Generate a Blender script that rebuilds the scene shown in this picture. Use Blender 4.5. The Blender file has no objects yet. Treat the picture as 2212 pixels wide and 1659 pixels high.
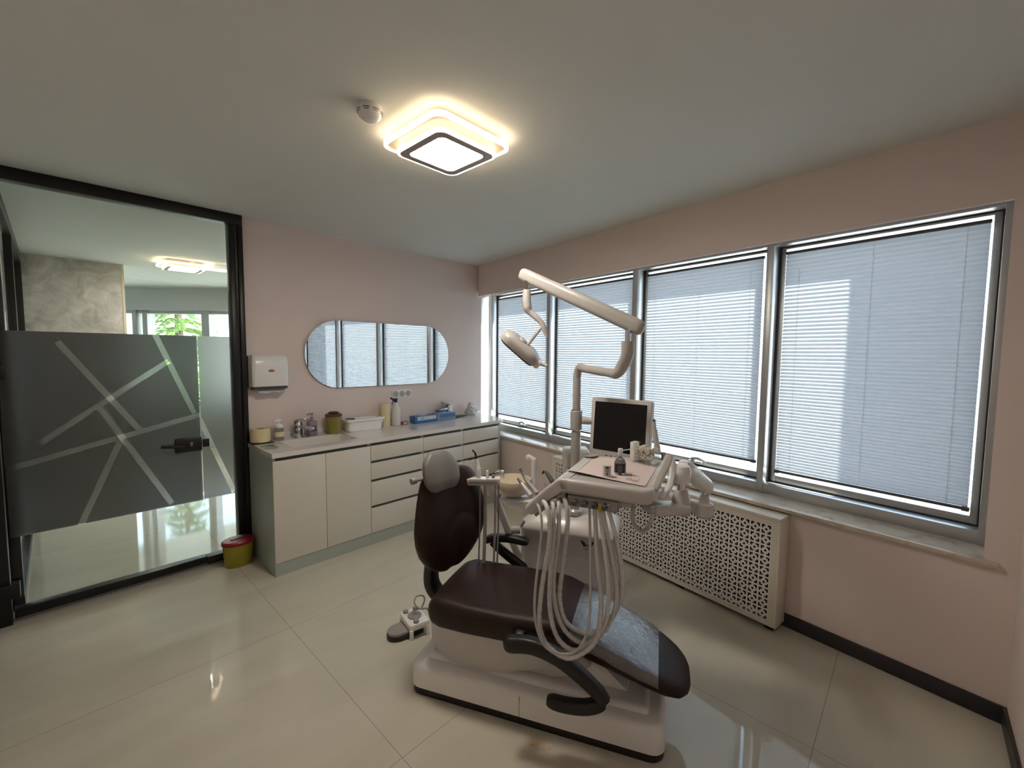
import bpy, bmesh, math, random
from mathutils import Vector, Matrix, noise
random.seed(7)
PI = math.pi
SC = bpy.context.scene
COL = SC.collection

# ------------------------------------------------------------------ camera
F_PX, IMG_W, IMG_H = 929.75, 2212.0, 1659.0
YAW, PITCH, ROLL = 0.8179, -0.0695, 0.0086
CAM = Vector((-3.5034, -3.8435, 1.63))
FWD = Vector((math.sin(YAW)*math.cos(PITCH), math.cos(YAW)*math.cos(PITCH), math.sin(PITCH)))
_r = Vector((math.cos(YAW), -math.sin(YAW), 0)); _u = _r.cross(FWD)
RT = _r*math.cos(ROLL) + _u*math.sin(ROLL)
UP = -_r*math.sin(ROLL) + _u*math.cos(ROLL)
cd = bpy.data.cameras.new('camera'); cam = bpy.data.objects.new('camera', cd); COL.objects.link(cam)
cd.sensor_width = 36.0; cd.lens = F_PX/IMG_W*36.0; cd.clip_start = 0.02; cd.clip_end = 200
m3 = Matrix((RT, UP, -FWD)).transposed()
cam.matrix_world = Matrix.Translation(CAM) @ m3.to_4x4()
SC.camera = cam

# ------------------------------------------------------------------ light and exposure
TH = -0.1575                                     # the window wall stands 9 degrees off square
def W2(d, s, z=0.0):                             # window wall frame: d outwards, s along the wall, z up
    return Vector((d*math.cos(TH)-s*math.sin(TH), d*math.sin(TH)+s*math.cos(TH), z))
SUN_STRENGTH = 19.0
SKY_STRENGTH = 2.9
world = bpy.data.worlds.new('sky'); SC.world = world; world.use_nodes = True
nt = world.node_tree; nt.nodes.clear()
o_ = nt.nodes.new('ShaderNodeOutputWorld'); b_ = nt.nodes.new('ShaderNodeBackground')
tc_ = nt.nodes.new('ShaderNodeTexCoord'); sx_ = nt.nodes.new('ShaderNodeSeparateXYZ'); rp_ = nt.nodes.new('ShaderNodeValToRGB')
rp_.color_ramp.elements[0].position = 0.48; rp_.color_ramp.elements[0].color = (0.55, 0.56, 0.55, 1)
rp_.color_ramp.elements[1].position = 0.56; rp_.color_ramp.elements[1].color = (0.75, 0.88, 1.0, 1)
e_ = rp_.color_ramp.elements.new(1.0); e_.color = (0.45, 0.66, 1.0, 1)
mp_ = nt.nodes.new('ShaderNodeMath'); mp_.operation = 'MULTIPLY_ADD'; mp_.inputs[1].default_value = 0.5; mp_.inputs[2].default_value = 0.5
nt.links.new(tc_.outputs['Generated'], sx_.inputs[0]); nt.links.new(sx_.outputs['Z'], mp_.inputs[0])
nt.links.new(mp_.outputs[0], rp_.inputs[0]); nt.links.new(rp_.outputs[0], b_.inputs['Color'])
b_.inputs['Strength'].default_value = SKY_STRENGTH
nt.links.new(b_.outputs[0], o_.inputs['Surface'])
sd = bpy.data.lights.new('sun', 'SUN'); sd.energy = SUN_STRENGTH; sd.angle = 0.009; sd.color = (1.0, 0.95, 0.87)
sun = bpy.data.objects.new('sun', sd); COL.objects.link(sun)
_dir = W2(-1.0, 0.9, -2.14).normalized()         # the way the light travels
sun.rotation_euler = _dir.to_track_quat('-Z', 'Y').to_euler()
sun.location = W2(6, -6, 9)
SC.view_settings.view_transform = 'Standard'; SC.view_settings.look = 'None'
SC.view_settings.gamma = 1.0; SC.view_settings.use_curve_mapping = False
SC.view_settings.exposure = 1.22
SC.cycles.use_denoising = True
SC.cycles.max_bounces = 12; SC.cycles.diffuse_bounces = 6; SC.cycles.glossy_bounces = 5
SC.cycles.transmission_bounces = 8; SC.cycles.transparent_max_bounces = 24
SC.cycles.caustics_reflective = False; SC.cycles.caustics_refractive = False
SC.cycles.sample_clamp_indirect = 6.0

# ------------------------------------------------------------------ where things stand
HC = 2.67          # ceiling
YB = 0.03          # face of the mirror wall
YN = -4.22         # wall behind the photographer
XL = -3.83         # wall at his left
ZS = 0.72          # window sill
ZC = 0.912         # worktop
def ray(px, py): return FWD + RT*((px-1106)/F_PX) - UP*((py-829.5)/F_PX)
def onz(px, py, z): v = ray(px, py); return CAM + v*((z-CAM.z)/v.z)
def ony(px, py, y): v = ray(px, py); return CAM + v*((y-CAM.y)/v.y)
def dep(px, py, d): return CAM + ray(px, py)*d
WN = Vector((math.cos(TH), math.sin(TH), 0)); WT = Vector((-math.sin(TH), math.cos(TH), 0))
def onw(px, py, d):                              # -> (d, s, z) on the plane d in the window frame
    v = ray(px, py); X = CAM + v*((d-CAM.dot(WN))/v.dot(WN)); return (d, X.dot(WT), X.z)
CO = Vector((-2.40, -2.14, 0)); CA = Vector((.412, -.9112, 0)).normalized(); CB = Vector((-CA.y, CA.x, 0))
M_CHAIR = Matrix((CA.to_4d(), CB.to_4d(), Vector((0,0,1,0)), Vector((CO.x, CO.y, CO.z, 1)))).transposed()
M_CHAIR[3][0] = M_CHAIR[3][1] = M_CHAIR[3][2] = 0; M_CHAIR[3][3] = 1
M_WIN = Matrix.Rotation(TH, 4, 'Z')
def CH(p, q, z): return M_CHAIR @ Vector((p, q, z))
def onq(px, py, q):                              # -> (p, q, z) in the chair frame
    v = ray(px, py); X = CAM + v*((q-(CAM-CO).dot(CB))/v.dot(CB)); return ((X-CO).dot(CA), q, X.z)

# ------------------------------------------------------------------ shape helpers
def NB(): return bmesh.new()
def merge(bm, t, M=None):
    if M is not None: t.transform(M)
    me = bpy.data.meshes.new('_t'); t.to_mesh(me); t.free(); bm.from_mesh(me); bpy.data.meshes.remove(me)
def box(bm, x0, x1, y0, y1, z0, z1, bev=0.0, seg=2, M=None):
    t = bmesh.new(); bmesh.ops.create_cube(t, size=1.0)
    bmesh.ops.scale(t, vec=(abs(x1-x0), abs(y1-y0), abs(z1-z0)), verts=t.verts)
    bmesh.ops.translate(t, vec=((x0+x1)/2, (y0+y1)/2, (z0+z1)/2), verts=t.verts)
    if bev: bmesh.ops.bevel(t, geom=t.edges[:], offset=bev, segments=seg, profile=0.5, affect='EDGES', clamp_overlap=True)
    merge(bm, t, M)
def crs(pts, n=8, closed=False):                 # Catmull-Rom through the points
    P = [Vector(p) for p in pts]; out = []
    m = len(P); rng = m if closed else m-1
    for i in range(rng):
        p1, p2 = P[i % m], P[(i+1) % m]
        p0 = P[(i-1) % m] if (closed or i > 0) else p1*2-p2
        p3 = P[(i+2) % m] if (closed or i+2 < m) else p2*2-p1
        for k in range(n):
            t = k/n
            out.append(0.5*((2*p1)+(-p0+p2)*t+(2*p0-5*p1+4*p2-p3)*t*t+(-p0+3*p1-3*p2+p3)*t**3))
    if not closed: out.append(P[-1].copy())
    return out
def loft(bm, rings, cap=True, closed=False):
    R = [[bm.verts.new(p) for p in r] for r in rings]
    n = len(R[0]); k = len(R)
    for i in range(k if closed else k-1):
        a, b = R[i], R[(i+1) % k]
        for j in range(n):
            bm.faces.new((a[j], a[(j+1) % n], b[(j+1) % n], b[j]))
    if cap and not closed:
        bm.faces.new(list(reversed(R[0]))); bm.faces.new(R[-1])
def frames(pts):
    T = []
    for i in range(len(pts)):
        a = pts[max(i-1, 0)]; b = pts[min(i+1, len(pts)-1)]
        T.append((b-a).normalized())
    ref = Vector((0, 0, 1)) if abs(T[0].z) < 0.9 else Vector((1, 0, 0))
    U = (ref - T[0]*ref.dot(T[0])).normalized(); out = []
    for t in T:
        U = (U - t*U.dot(t)).normalized(); out.append((t, U, t.cross(U)))
    return out
def tube(bm, pts, r, n=12, cap=True, M=None, flat=1.0):
    P = [Vector(p) for p in pts]; t = bmesh.new(); rings = []
    for i, (p, (T, U, V)) in enumerate(zip(P, frames(P))):
        ri = r[i] if isinstance(r, (list, tuple)) else r
        rings.append([p + (U*math.cos(2*PI*k/n)*flat + V*math.sin(2*PI*k/n))*ri for k in range(n)])
    loft(t, rings, cap); bmesh.ops.recalc_face_normals(t, faces=t.faces[:]); merge(bm, t, M)
def ring_tube(bm, pts, r, n=8, M=None):          # closed loop
    P = [Vector(p) for p in pts]; t = bmesh.new(); m = len(P); rings = []
    for i in range(m):
        T = (P[(i+1) % m]-P[i-1]).normalized(); ref = Vector((0, 0, 1)) if abs(T.z) < .9 else Vector((1, 0, 0))
        U = (ref-T*ref.dot(T)).normalized(); V = T.cross(U)
        rings.append([P[i]+(U*math.cos(2*PI*k/n)+V*math.sin(2*PI*k/n))*r for k in range(n)])
    loft(t, rings, False, True); bmesh.ops.recalc_face_normals(t, faces=t.faces[:]); merge(bm, t, M)
def lathe(bm, prof, c=(0, 0, 0), n=32, M=None, ax=None, sx=1.0, sy=1.0):
    t = bmesh.new(); rings = []
    for (r, z) in prof:
        rings.append([Vector((max(r, 1e-5)*math.cos(2*PI*k/n)*sx, max(r, 1e-5)*math.sin(2*PI*k/n)*sy, z)) for k in range(n)])
    loft(t, rings, True); bmesh.ops.remove_doubles(t, verts=t.verts[:], dist=1e-5)
    bmesh.ops.recalc_face_normals(t, faces=t.faces[:])
    if ax is not None: t.transform(Vector(ax).to_track_quat('Z', 'Y').to_matrix().to_4x4())
    bmesh.ops.translate(t, vec=c, verts=t.verts); merge(bm, t, M)
def prism(bm, poly, z0, z1, bev=0.0, M=None, seg=2):
    t = bmesh.new()
    a = [t.verts.new((x, y, z0)) for x, y in poly]; f = t.faces.new(a)
    r = bmesh.ops.extrude_face_region(t, geom=[f]); vs = [v for v in r['geom'] if isinstance(v, bmesh.types.BMVert)]
    bmesh.ops.translate(t, vec=(0, 0, z1-z0), verts=vs)
    bmesh.ops.recalc_face_normals(t, faces=t.faces[:])
    if bev: bmesh.ops.bevel(t, geom=t.edges[:], offset=bev, segments=seg, profile=0.5, affect='EDGES', clamp_overlap=True)
    merge(bm, t, M)
def rrect(x0, x1, y0, y1, r, n=6):
    out = []
    for cx, cy, a0 in ((x1-r, y1-r, 0), (x0+r, y1-r, PI/2), (x0+r, y0+r, PI), (x1-r, y0+r, 1.5*PI)):
        for k in range(n+1):
            a = a0+PI/2*k/n; out.append((cx+r*math.cos(a), cy+r*math.sin(a)))
    return out
def rpoly(P, r, n=5):                            # a polygon with rounded corners
    P = [Vector(p) for p in P]; out = []; m = len(P)
    for i in range(m):
        a, b, c = P[i-1], P[i], P[(i+1) % m]
        ri = r[i] if isinstance(r, (list, tuple)) else r
        p = b+(a-b).normalized()*ri; q = b+(c-b).normalized()*ri
        for k in range(n+1):
            t = k/n; out.append(p*(1-t)**2+b*2*t*(1-t)+q*t*t)
    return out
def ring_prism(bm, outer, inner, z0, z1, M=None):  # a frame: same number of points outside and inside
    t = bmesh.new()
    rings = [[Vector((x, y, z)) for x, y in P] for P, z in ((outer, z0), (outer, z1), (inner, z1), (inner, z0))]
    loft(t, rings, False, True); bmesh.ops.recalc_face_normals(t, faces=t.faces[:]); merge(bm, t, M)
def basis(o, x, y, z):
    m = Matrix((Vector(x).to_4d(), Vector(y).to_4d(), Vector(z).to_4d(), Vector((0, 0, 0, 1)))).transposed()
    for i in range(3): m[3][i] = 0
    m[0][3], m[1][3], m[2][3] = o[0], o[1], o[2]; m[3][3] = 1
    return m

# ------------------------------------------------------------------ materials
def links(nt, a, b): nt.links.new(a, b)
MATS = {}
def mat(name, col, rough=0.5, metal=0.0, var=0.04, scale=30.0, bump=0.0, coat=0.0, spec=0.5, trans=0.0, emit=None, estr=0.0, bscale=None):
    m = bpy.data.materials.new(name); m.use_nodes = True; nt = m.node_tree; p = nt.nodes['Principled BSDF']
    tc = nt.nodes.new('ShaderNodeTexCoord'); nz = nt.nodes.new('ShaderNodeTexNoise'); nz.inputs['Scale'].default_value = scale
    nz.inputs['Detail'].default_value = 3
    nt.links.new(tc.outputs['Object'], nz.inputs['Vector'])
    mx = nt.nodes.new('ShaderNodeMix'); mx.data_type = 'RGBA'
    c = Vector(col[:3])
    mx.inputs['A'].default_value = (*[max(0, x*(1-var)) for x in c], 1); mx.inputs['B'].default_value = (*[min(1, x*(1+var)) for x in c], 1)
    nt.links.new(nz.outputs['Fac'], mx.inputs['Factor']); nt.links.new(mx.outputs['Result'], p.inputs['Base Color'])
    p.inputs['Roughness'].default_value = rough; p.inputs['Metallic'].default_value = metal
    p.inputs['Coat Weight'].default_value = coat; p.inputs['Specular IOR Level'].default_value = spec
    p.inputs['Coat Roughness'].default_value = 0.06
    p.inputs['Transmission Weight'].default_value = trans
    if emit: p.inputs['Emission Color'].default_value = (*emit, 1); p.inputs['Emission Strength'].default_value = estr
    if bump:
        n2 = nz
        if bscale:
            n2 = nt.nodes.new('ShaderNodeTexNoise'); n2.inputs['Scale'].default_value = bscale; nt.links.new(tc.outputs['Object'], n2.inputs['Vector'])
        bp = nt.nodes.new('ShaderNodeBump'); bp.inputs['Strength'].default_value = bump; bp.inputs['Distance'].default_value = 0.01
        nt.links.new(n2.outputs['Fac'], bp.inputs['Height']); nt.links.new(bp.outputs['Normal'], p.inputs['Normal'])
    MATS[name] = m; return m
def glassmat(name, tint=(0.93, 0.97, 0.95), rough=0.0, ior=1.5, bump=0.0, bscale=40, min_refl=0.0):
    m = bpy.data.materials.new(name); m.use_nodes = True; nt = m.node_tree; nt.nodes.clear()
    out = nt.nodes.new('ShaderNodeOutputMaterial'); tr = nt.nodes.new('ShaderNodeBsdfTransparent'); gl = nt.nodes.new('ShaderNodeBsdfGlossy')
    tr.inputs['Color'].default_value = (*tint, 1); gl.inputs['Roughness'].default_value = rough
    fr = nt.nodes.new('ShaderNodeFresnel'); fr.inputs['IOR'].default_value = ior
    mx = nt.nodes.new('ShaderNodeMixShader')
    ad = nt.nodes.new('ShaderNodeMath'); ad.operation = 'ADD'; ad.inputs[1].default_value = min_refl; ad.use_clamp = True
    nt.links.new(fr.outputs[0], ad.inputs[0])
    ge = nt.nodes.new('ShaderNodeNewGeometry'); fb = nt.nodes.new('ShaderNodeMath'); fb.operation = 'SUBTRACT'; fb.inputs[0].default_value = 1.0
    nt.links.new(ge.outputs['Backfacing'], fb.inputs[1])      # thin pane: only the face met first reflects
    fm = nt.nodes.new('ShaderNodeMath'); fm.operation = 'MULTIPLY'; nt.links.new(ad.outputs[0], fm.inputs[0]); nt.links.new(fb.outputs[0], fm.inputs[1])
    nt.links.new(fm.outputs[0], mx.inputs[0]); nt.links.new(tr.outputs[0], mx.inputs[1]); nt.links.new(gl.outputs[0], mx.inputs[2])
    if bump:
        tc = nt.nodes.new('ShaderNodeTexCoord'); nz = nt.nodes.new('ShaderNodeTexNoise'); nz.inputs['Scale'].default_value = bscale; nz.inputs['Detail'].default_value = 4
        nz.inputs['Distortion'].default_value = 1.5
        bp = nt.nodes.new('ShaderNodeBump'); bp.inputs['Strength'].default_value = bump; bp.inputs['Distance'].default_value = 0.01
        nt.links.new(tc.outputs['Object'], nz.inputs['Vector']); nt.links.new(nz.outputs['Fac'], bp.inputs['Height'])
        nt.links.new(bp.outputs[0], gl.inputs['Normal']); nt.links.new(bp.outputs[0], fr.inputs['Normal'])
    nt.links.new(mx.outputs[0], out.inputs['Surface']); MATS[name] = m; return m
def thinmat(name, col, tcol, f=0.5, rough=None):  # light passes: diffuse + translucent
    m = bpy.data.materials.new(name); m.use_nodes = True; nt = m.node_tree; nt.nodes.clear()
    out = nt.nodes.new('ShaderNodeOutputMaterial'); d = nt.nodes.new('ShaderNodeBsdfDiffuse'); t = nt.nodes.new('ShaderNodeBsdfTranslucent')
    tc = nt.nodes.new('ShaderNodeTexCoord'); nz = nt.nodes.new('ShaderNodeTexNoise'); nz.inputs['Scale'].default_value = 8
    mc = nt.nodes.new('ShaderNodeMix'); mc.data_type = 'RGBA'
    mc.inputs['A'].default_value = (*[x*.97 for x in tcol], 1); mc.inputs['B'].default_value = (*tcol, 1)
    nt.links.new(tc.outputs['Object'], nz.inputs['Vector']); nt.links.new(nz.outputs['Fac'], mc.inputs['Factor']); nt.links.new(mc.outputs['Result'], t.inputs['Color'])
    d.inputs['Color'].default_value = (*col, 1)
    mx = nt.nodes.new('ShaderNodeMixShader'); mx.inputs[0].default_value = f
    nt.links.new(d.outputs[0], mx.inputs[1]); nt.links.new(t.outputs[0], mx.inputs[2])
    last = mx
    if rough is not None:
        g = nt.nodes.new('ShaderNodeBsdfGlossy'); g.inputs['Roughness'].default_value = rough
        fr = nt.nodes.new('ShaderNodeFresnel'); m2 = nt.nodes.new('ShaderNodeMixShader')
        nt.links.new(fr.outputs[0], m2.inputs[0]); nt.links.new(mx.outputs[0], m2.inputs[1]); nt.links.new(g.outputs[0], m2.inputs[2]); last = m2
    nt.links.new(last.outputs[0], out.inputs['Surface']); MATS[name] = m; return m
def emitmat(name, col, strength, var=0.0, scale=60):
    m = bpy.data.materials.new(name); m.use_nodes = True; nt = m.node_tree; nt.nodes.clear()
    out = nt.nodes.new('ShaderNodeOutputMaterial'); e = nt.nodes.new('ShaderNodeEmission')
    e.inputs['Color'].default_value = (*col, 1); e.inputs['Strength'].default_value = strength
    tc = nt.nodes.new('ShaderNodeTexCoord'); nz = nt.nodes.new('ShaderNodeTexVoronoi'); nz.inputs['Scale'].default_value = scale
    ma = nt.nodes.new('ShaderNodeMapRange'); ma.inputs['To Min'].default_value = strength*(1-var); ma.inputs['To Max'].default_value = strength
    nt.links.new(tc.outputs['Object'], nz.inputs['Vector']); nt.links.new(nz.outputs['Distance'], ma.inputs['Value']); nt.links.new(ma.outputs[0], e.inputs['Strength'])
    nt.links.new(e.outputs[0], out.inputs['Surface']); MATS[name] = m; return m

# ------------------------------------------------------------------ object helpers
XF = {}
def obj(name, bm, m, parent=None, smooth=35, label=None, cat=None, group=None, kind=None, local=False, recalc=True):
    """One mesh object. Shapes come in world coordinates (local=True: in the thing's own frame)."""
    if recalc: bmesh.ops.recalc_face_normals(bm, faces=bm.faces[:])
    if parent is not None and not local and parent in XF: bm.transform(XF[parent].inverted())
    me = bpy.data.meshes.new(name); bm.to_mesh(me); bm.free()
    if smooth:
        for f in me.polygons: f.use_smooth = True
        me.set_sharp_from_angle(angle=math.radians(smooth))
    me.materials.append(m)
    o = bpy.data.objects.new(name, me); COL.objects.link(o)
    if parent is not None:
        o.parent = parent
        if parent in XF: XF[o] = XF[parent]
    else: XF[o] = Matrix.Identity(4)
    for k, v in (('label', label), ('category', cat), ('group', group), ('kind', kind)):
        if v: o[k] = v
    return o
def thing(name, label, cat, M=None, group=None, kind=None):
    o = bpy.data.objects.new(name, None); COL.objects.link(o); o.empty_display_size = 0.05
    M = M if M is not None else Matrix.Identity(4)
    if isinstance(M, (Vector, tuple)): M = Matrix.Translation(M)
    o.matrix_world = M; XF[o] = M.copy()
    if label: o['label'] = label
    if cat: o['category'] = cat
    if group: o['group'] = group
    if kind: o['kind'] = kind
    return o
def struct(name, bm, m, parent=None, smooth=35, label=None, cat=None):
    return obj(name, bm, m, parent, smooth, label, cat, None, None if parent is not None else 'structure')

# ------------------------------------------------------------------ material set
PINK = mat('pink_paint', (0.77, 0.66, 0.62), 0.75, var=0.02, scale=3, bump=0.05, bscale=300)
CEIL = mat('ceiling_paint', (0.69, 0.715, 0.68), 0.85, var=0.02, scale=2, bump=0.03, bscale=300)
WHITEW = mat('corridor_paint', (0.62, 0.64, 0.64), 0.8, var=0.02, scale=2)
ALU = mat('aluminium', (0.50, 0.51, 0.51), 0.38, 0.75, var=0.05, scale=4)
ALUD = mat('dark_gasket', (0.03, 0.03, 0.03), 0.6)
BLACKM = mat('black_metal', (0.012, 0.011, 0.011), 0.35, 0.3, var=0.15, scale=6)
SKIRT = mat('dark_skirting', (0.030, 0.026, 0.028), 0.45, var=0.15, scale=8)
CHROME = mat('chrome', (0.72, 0.72, 0.74), 0.12, 1.0, var=0.02)
STEEL = mat('brushed_steel', (0.45, 0.45, 0.45), 0.3, 1.0, var=0.05)
WPLA = mat('white_plastic', (0.83, 0.82, 0.81), 0.28, var=0.02, scale=5, coat=0.3)
WPLB = mat('warm_white_plastic', (0.56, 0.535, 0.515), 0.32, var=0.02, scale=5, coat=0.2)
GPLA = mat('grey_plastic', (0.30, 0.29, 0.285), 0.45, var=0.05, scale=20)
DGPL = mat('dark_grey_plastic', (0.09, 0.085, 0.085), 0.4, var=0.1, scale=20)
BPLA = mat('black_plastic', (0.010, 0.009, 0.009), 0.42, var=0.2, scale=30)
WPLC = mat('lamp_arm_plastic_dimmed', (0.43, 0.41, 0.39), 0.30, var=0.02, scale=5, coat=0.25)  # same white plastic as WPLB, colour darkened to stand for dimmer light
CREAM = mat('cream_plastic', (0.72, 0.64, 0.46), 0.4, var=0.03)
FRONT = mat('cabinet_front', (0.66, 0.62, 0.55), 0.30, var=0.01, scale=2, coat=0.15)
SAGE = mat('sage_carcass', (0.38, 0.43, 0.38), 0.35, var=0.03, scale=3)
SAGED = mat('sage_recess', (0.07, 0.08, 0.07), 0.5, var=0.05)
QUARTZ = mat('quartz_worktop', (0.75, 0.71, 0.68), 0.10, var=0.025, scale=60, coat=0.3)
LEATH = mat('brown_leather', (0.0235, 0.0095, 0.0072), 0.45, var=0.25, scale=9, bump=0.12, bscale=420, spec=0.32)
GREYP = mat('grey_leatherette', (0.20, 0.19, 0.18), 0.38, var=0.08, scale=6, bump=0.05, bscale=300)
GLASS = glassmat('window_glass', (0.95, 0.98, 0.97))
PGLASS = glassmat('partition_glass', (0.95, 0.975, 0.975))
ACRYL = glassmat('clear_acrylic', (0.98, 0.985, 0.985), 0.03)
SLEEVE = glassmat('clear_sleeve', (0.98, 0.98, 0.98), 0.10, 1.5, bump=1.0, bscale=110, min_refl=0.10)
FOIL = glassmat('clear_foil', (0.86, 0.86, 0.88), 0.07, 1.5, bump=0.35, bscale=45, min_refl=0.16)
SLAT = thinmat('blind_slat', (0.58, 0.60, 0.64), (0.295, 0.325, 0.365), 0.26)
MIRROR = mat('mirror_silver', (0.86, 0.88, 0.88), 0.0, 1.0, var=0.0)
WARM_E = emitmat('lamp_edge', (1.0, 0.76, 0.50), 4.8)
PANEL_E = emitmat('lamp_panel', (1.0, 0.91, 0.79), 46.0, 0.35, 90)
SCREEN = mat('black_screen', (0.003, 0.003, 0.004), 0.05, var=0.1, spec=0.35)

def floor_mat():
    m = bpy.data.materials.new('polished_tile'); m.use_nodes = True; nt = m.node_tree; p = nt.nodes['Principled BSDF']
    tc = nt.nodes.new('ShaderNodeTexCoord'); sp = nt.nodes.new('ShaderNodeSeparateXYZ'); nt.links.new(tc.outputs['Object'], sp.inputs[0])
    def M(op, a, b=None, clamp=False):
        n = nt.nodes.new('ShaderNodeMath'); n.operation = op; n.use_clamp = clamp
        for i, v in enumerate((a, b)):
            if v is None: continue
            if isinstance(v, (int, float)): n.inputs[i].default_value = v
            else: nt.links.new(v, n.inputs[i])
        return n.outputs[0]
    def line(c, off, per, w):
        a = M('ADD', c, off); a = M('DIVIDE', a, per); a = M('FRACT', a); a = M('SUBTRACT', a, 0.5); a = M('ABSOLUTE', a)
        return M('GREATER_THAN', a, 0.5-w/per)
    gx = line(sp.outputs['X'], 2.609+12, 1.2, 0.0012); gy = line(sp.outputs['Y'], 1.216+12, 1.2, 0.0012)
    g = M('MAXIMUM', gx, gy)
    nz = nt.nodes.new('ShaderNodeTexNoise'); nz.inputs['Scale'].default_value = 1.6; nz.inputs['Detail'].default_value = 8; nz.inputs['Distortion'].default_value = 1.2
    mpn = nt.nodes.new('ShaderNodeMapping'); mpn.inputs['Scale'].default_value = (0.6, 2.2, 1); mpn.inputs['Rotation'].default_value = (0, 0, 0.5)
    nt.links.new(tc.outputs['Object'], mpn.inputs['Vector']); nt.links.new(mpn.outputs[0], nz.inputs['Vector'])
    rp = nt.nodes.new('ShaderNodeValToRGB'); e = rp.color_ramp.elements
    e[0].position = 0.3; e[0].color = (0.535, 0.505, 0.415, 1); e[1].position = 0.7; e[1].color = (0.60, 0.57, 0.48, 1)
    nt.links.new(nz.outputs['Fac'], rp.inputs[0])
    mx = nt.nodes.new('ShaderNodeMix'); mx.data_type = 'RGBA'; mx.inputs['B'].default_value = (0.28, 0.24, 0.19, 1)
    nt.links.new(g, mx.inputs['Factor']); nt.links.new(rp.outputs[0], mx.inputs['A']); nt.links.new(mx.outputs['Result'], p.inputs['Base Color'])
    p.inputs['Roughness'].default_value = 0.05; p.inputs['Specular IOR Level'].default_value = 0.5
    n2 = nt.nodes.new('ShaderNodeTexNoise'); n2.inputs['Scale'].default_value = 1.3; n2.inputs['Detail'].default_value = 1
    bp = nt.nodes.new('ShaderNodeBump'); bp.inputs['Strength'].default_value = 0.05; bp.inputs['Distance'].default_value = 0.012
    nt.links.new(tc.outputs['Object'], n2.inputs['Vector']); nt.links.new(n2.outputs['Fac'], bp.inputs['Height']); nt.links.new(bp.outputs[0], p.inputs['Normal'])
    return m
TILE = floor_mat()
def stone_mat(name, cols, scale, rough, bump=0.0, stretch=(1, 1, 1)):
    m = bpy.data.materials.new(name); m.use_nodes = True; nt = m.node_tree; p = nt.nodes['Principled BSDF']
    tc = nt.nodes.new('ShaderNodeTexCoord'); mp = nt.nodes.new('ShaderNodeMapping'); mp.inputs['Scale'].default_value = stretch
    nz = nt.nodes.new('ShaderNodeTexNoise'); nz.inputs['Scale'].default_value = scale; nz.inputs['Detail'].default_value = 9; nz.inputs['Distortion'].default_value = 0.8; nz.inputs['Roughness'].default_value = 0.62
    nt.links.new(tc.outputs['Object'], mp.inputs[0]); nt.links.new(mp.outputs[0], nz.inputs['Vector'])
    rp = nt.nodes.new('ShaderNodeValToRGB'); e = rp.color_ramp.elements
    for k, (pos, c) in enumerate(cols):
        el = e[k] if k < 2 else e.new(pos)
        el.position = pos; el.color = (*c, 1)
    nt.links.new(nz.outputs['Fac'], rp.inputs[0]); nt.links.new(rp.outputs[0], p.inputs['Base Color']); p.inputs['Roughness'].default_value = rough
    if bump:
        bp = nt.nodes.new('ShaderNodeBump'); bp.inputs['Strength'].default_value = bump; bp.inputs['Distance'].default_value = 0.02
        nt.links.new(nz.outputs['Fac'], bp.inputs['Height']); nt.links.new(bp.outputs[0], p.inputs['Normal'])
    return m
MARBLE = stone_mat('cream_marble', [(0.28, (0.42, 0.35, 0.26)), (0.46, (0.60, 0.52, 0.42)), (0.7, (0.68, 0.61, 0.51))], 9, 0.22)
CONCR = stone_mat('polished_plaster', [(0.34, (0.40, 0.38, 0.345)), (0.5, (0.58, 0.555, 0.51)), (0.66, (0.74, 0.71, 0.66))], 5.5, 0.6, 0.15)

# ------------------------------------------------------------------ room shell
YF = 8.6
bm = NB(); prism(bm, [(-6.6, YN-.2), (W2(0.38, -4.5).x, YN-.2), tuple(W2(0.38, YF))[:2], (-6.6, YF)], -0.12, 0.0)
struct('floor', bm, TILE, smooth=0)
bm = NB(); prism(bm, [(-6.6, YN-.2), (W2(0.38, -4.5).x, YN-.2), tuple(W2(0.38, YF))[:2], (-6.6, YF)], HC, HC+.15)
struct('ceiling', bm, CEIL, smooth=0)
bm = NB(); box(bm, -2.462, W2(0.075, 0).x, YB, YB+.14, 0, HC); struct('wall_back', bm, PINK)
bm = NB(); box(bm, XL-.15, -0.4, YN-.15, YN, 0, HC); struct('wall_front', bm, PINK)
bm = NB(); box(bm, XL-.15, XL, YN, YB, 0, HC); struct('wall_left', bm, PINK)
WZT, SR = 2.312, -4.165          # window head, right reveal
bm = NB()
box(bm, 0, 0.4, SR, 0.31, 0, ZS-.022, M=M_WIN); box(bm, 0, 0.025, SR, 0.0, WZT, HC, M=M_WIN); box(bm, 0.025, 0.4, SR, 0.31, 2.362, HC, M=M_WIN)
box(bm, 0, 0.97, -4.6, SR, 0, HC+2.6, M=M_WIN)
struct('wall_right', bm, PINK)
# skirting
bm = NB(); box(bm, -0.014, 0, -4.30, -3.34, 0.0, .081, bev=.003, M=M_WIN); struct('baseboard_right', bm, SKIRT)
bm = NB(); box(bm, XL, W2(-.014, -4.25).x-.002, YN, YN+.014, 0, .081, bev=.003); struct('baseboard_front', bm, SKIRT)
bm = NB(); box(bm, XL, XL+.014, YN+.014, YB-.08, 0, .081, bev=.003); struct('baseboard_left', bm, SKIRT)
# marble sill
bm = NB()
prism(bm, [(-.028, -4.215), (0.0, -4.215), (0.0, SR), (0.30, SR), (0.30, 0.30), (0.09, 0.30), (0.09, 0.02), (-.028, -.20)], ZS-.022, ZS, bev=.003, M=M_WIN)
struct('trim_1', bm, MARBLE)

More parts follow.
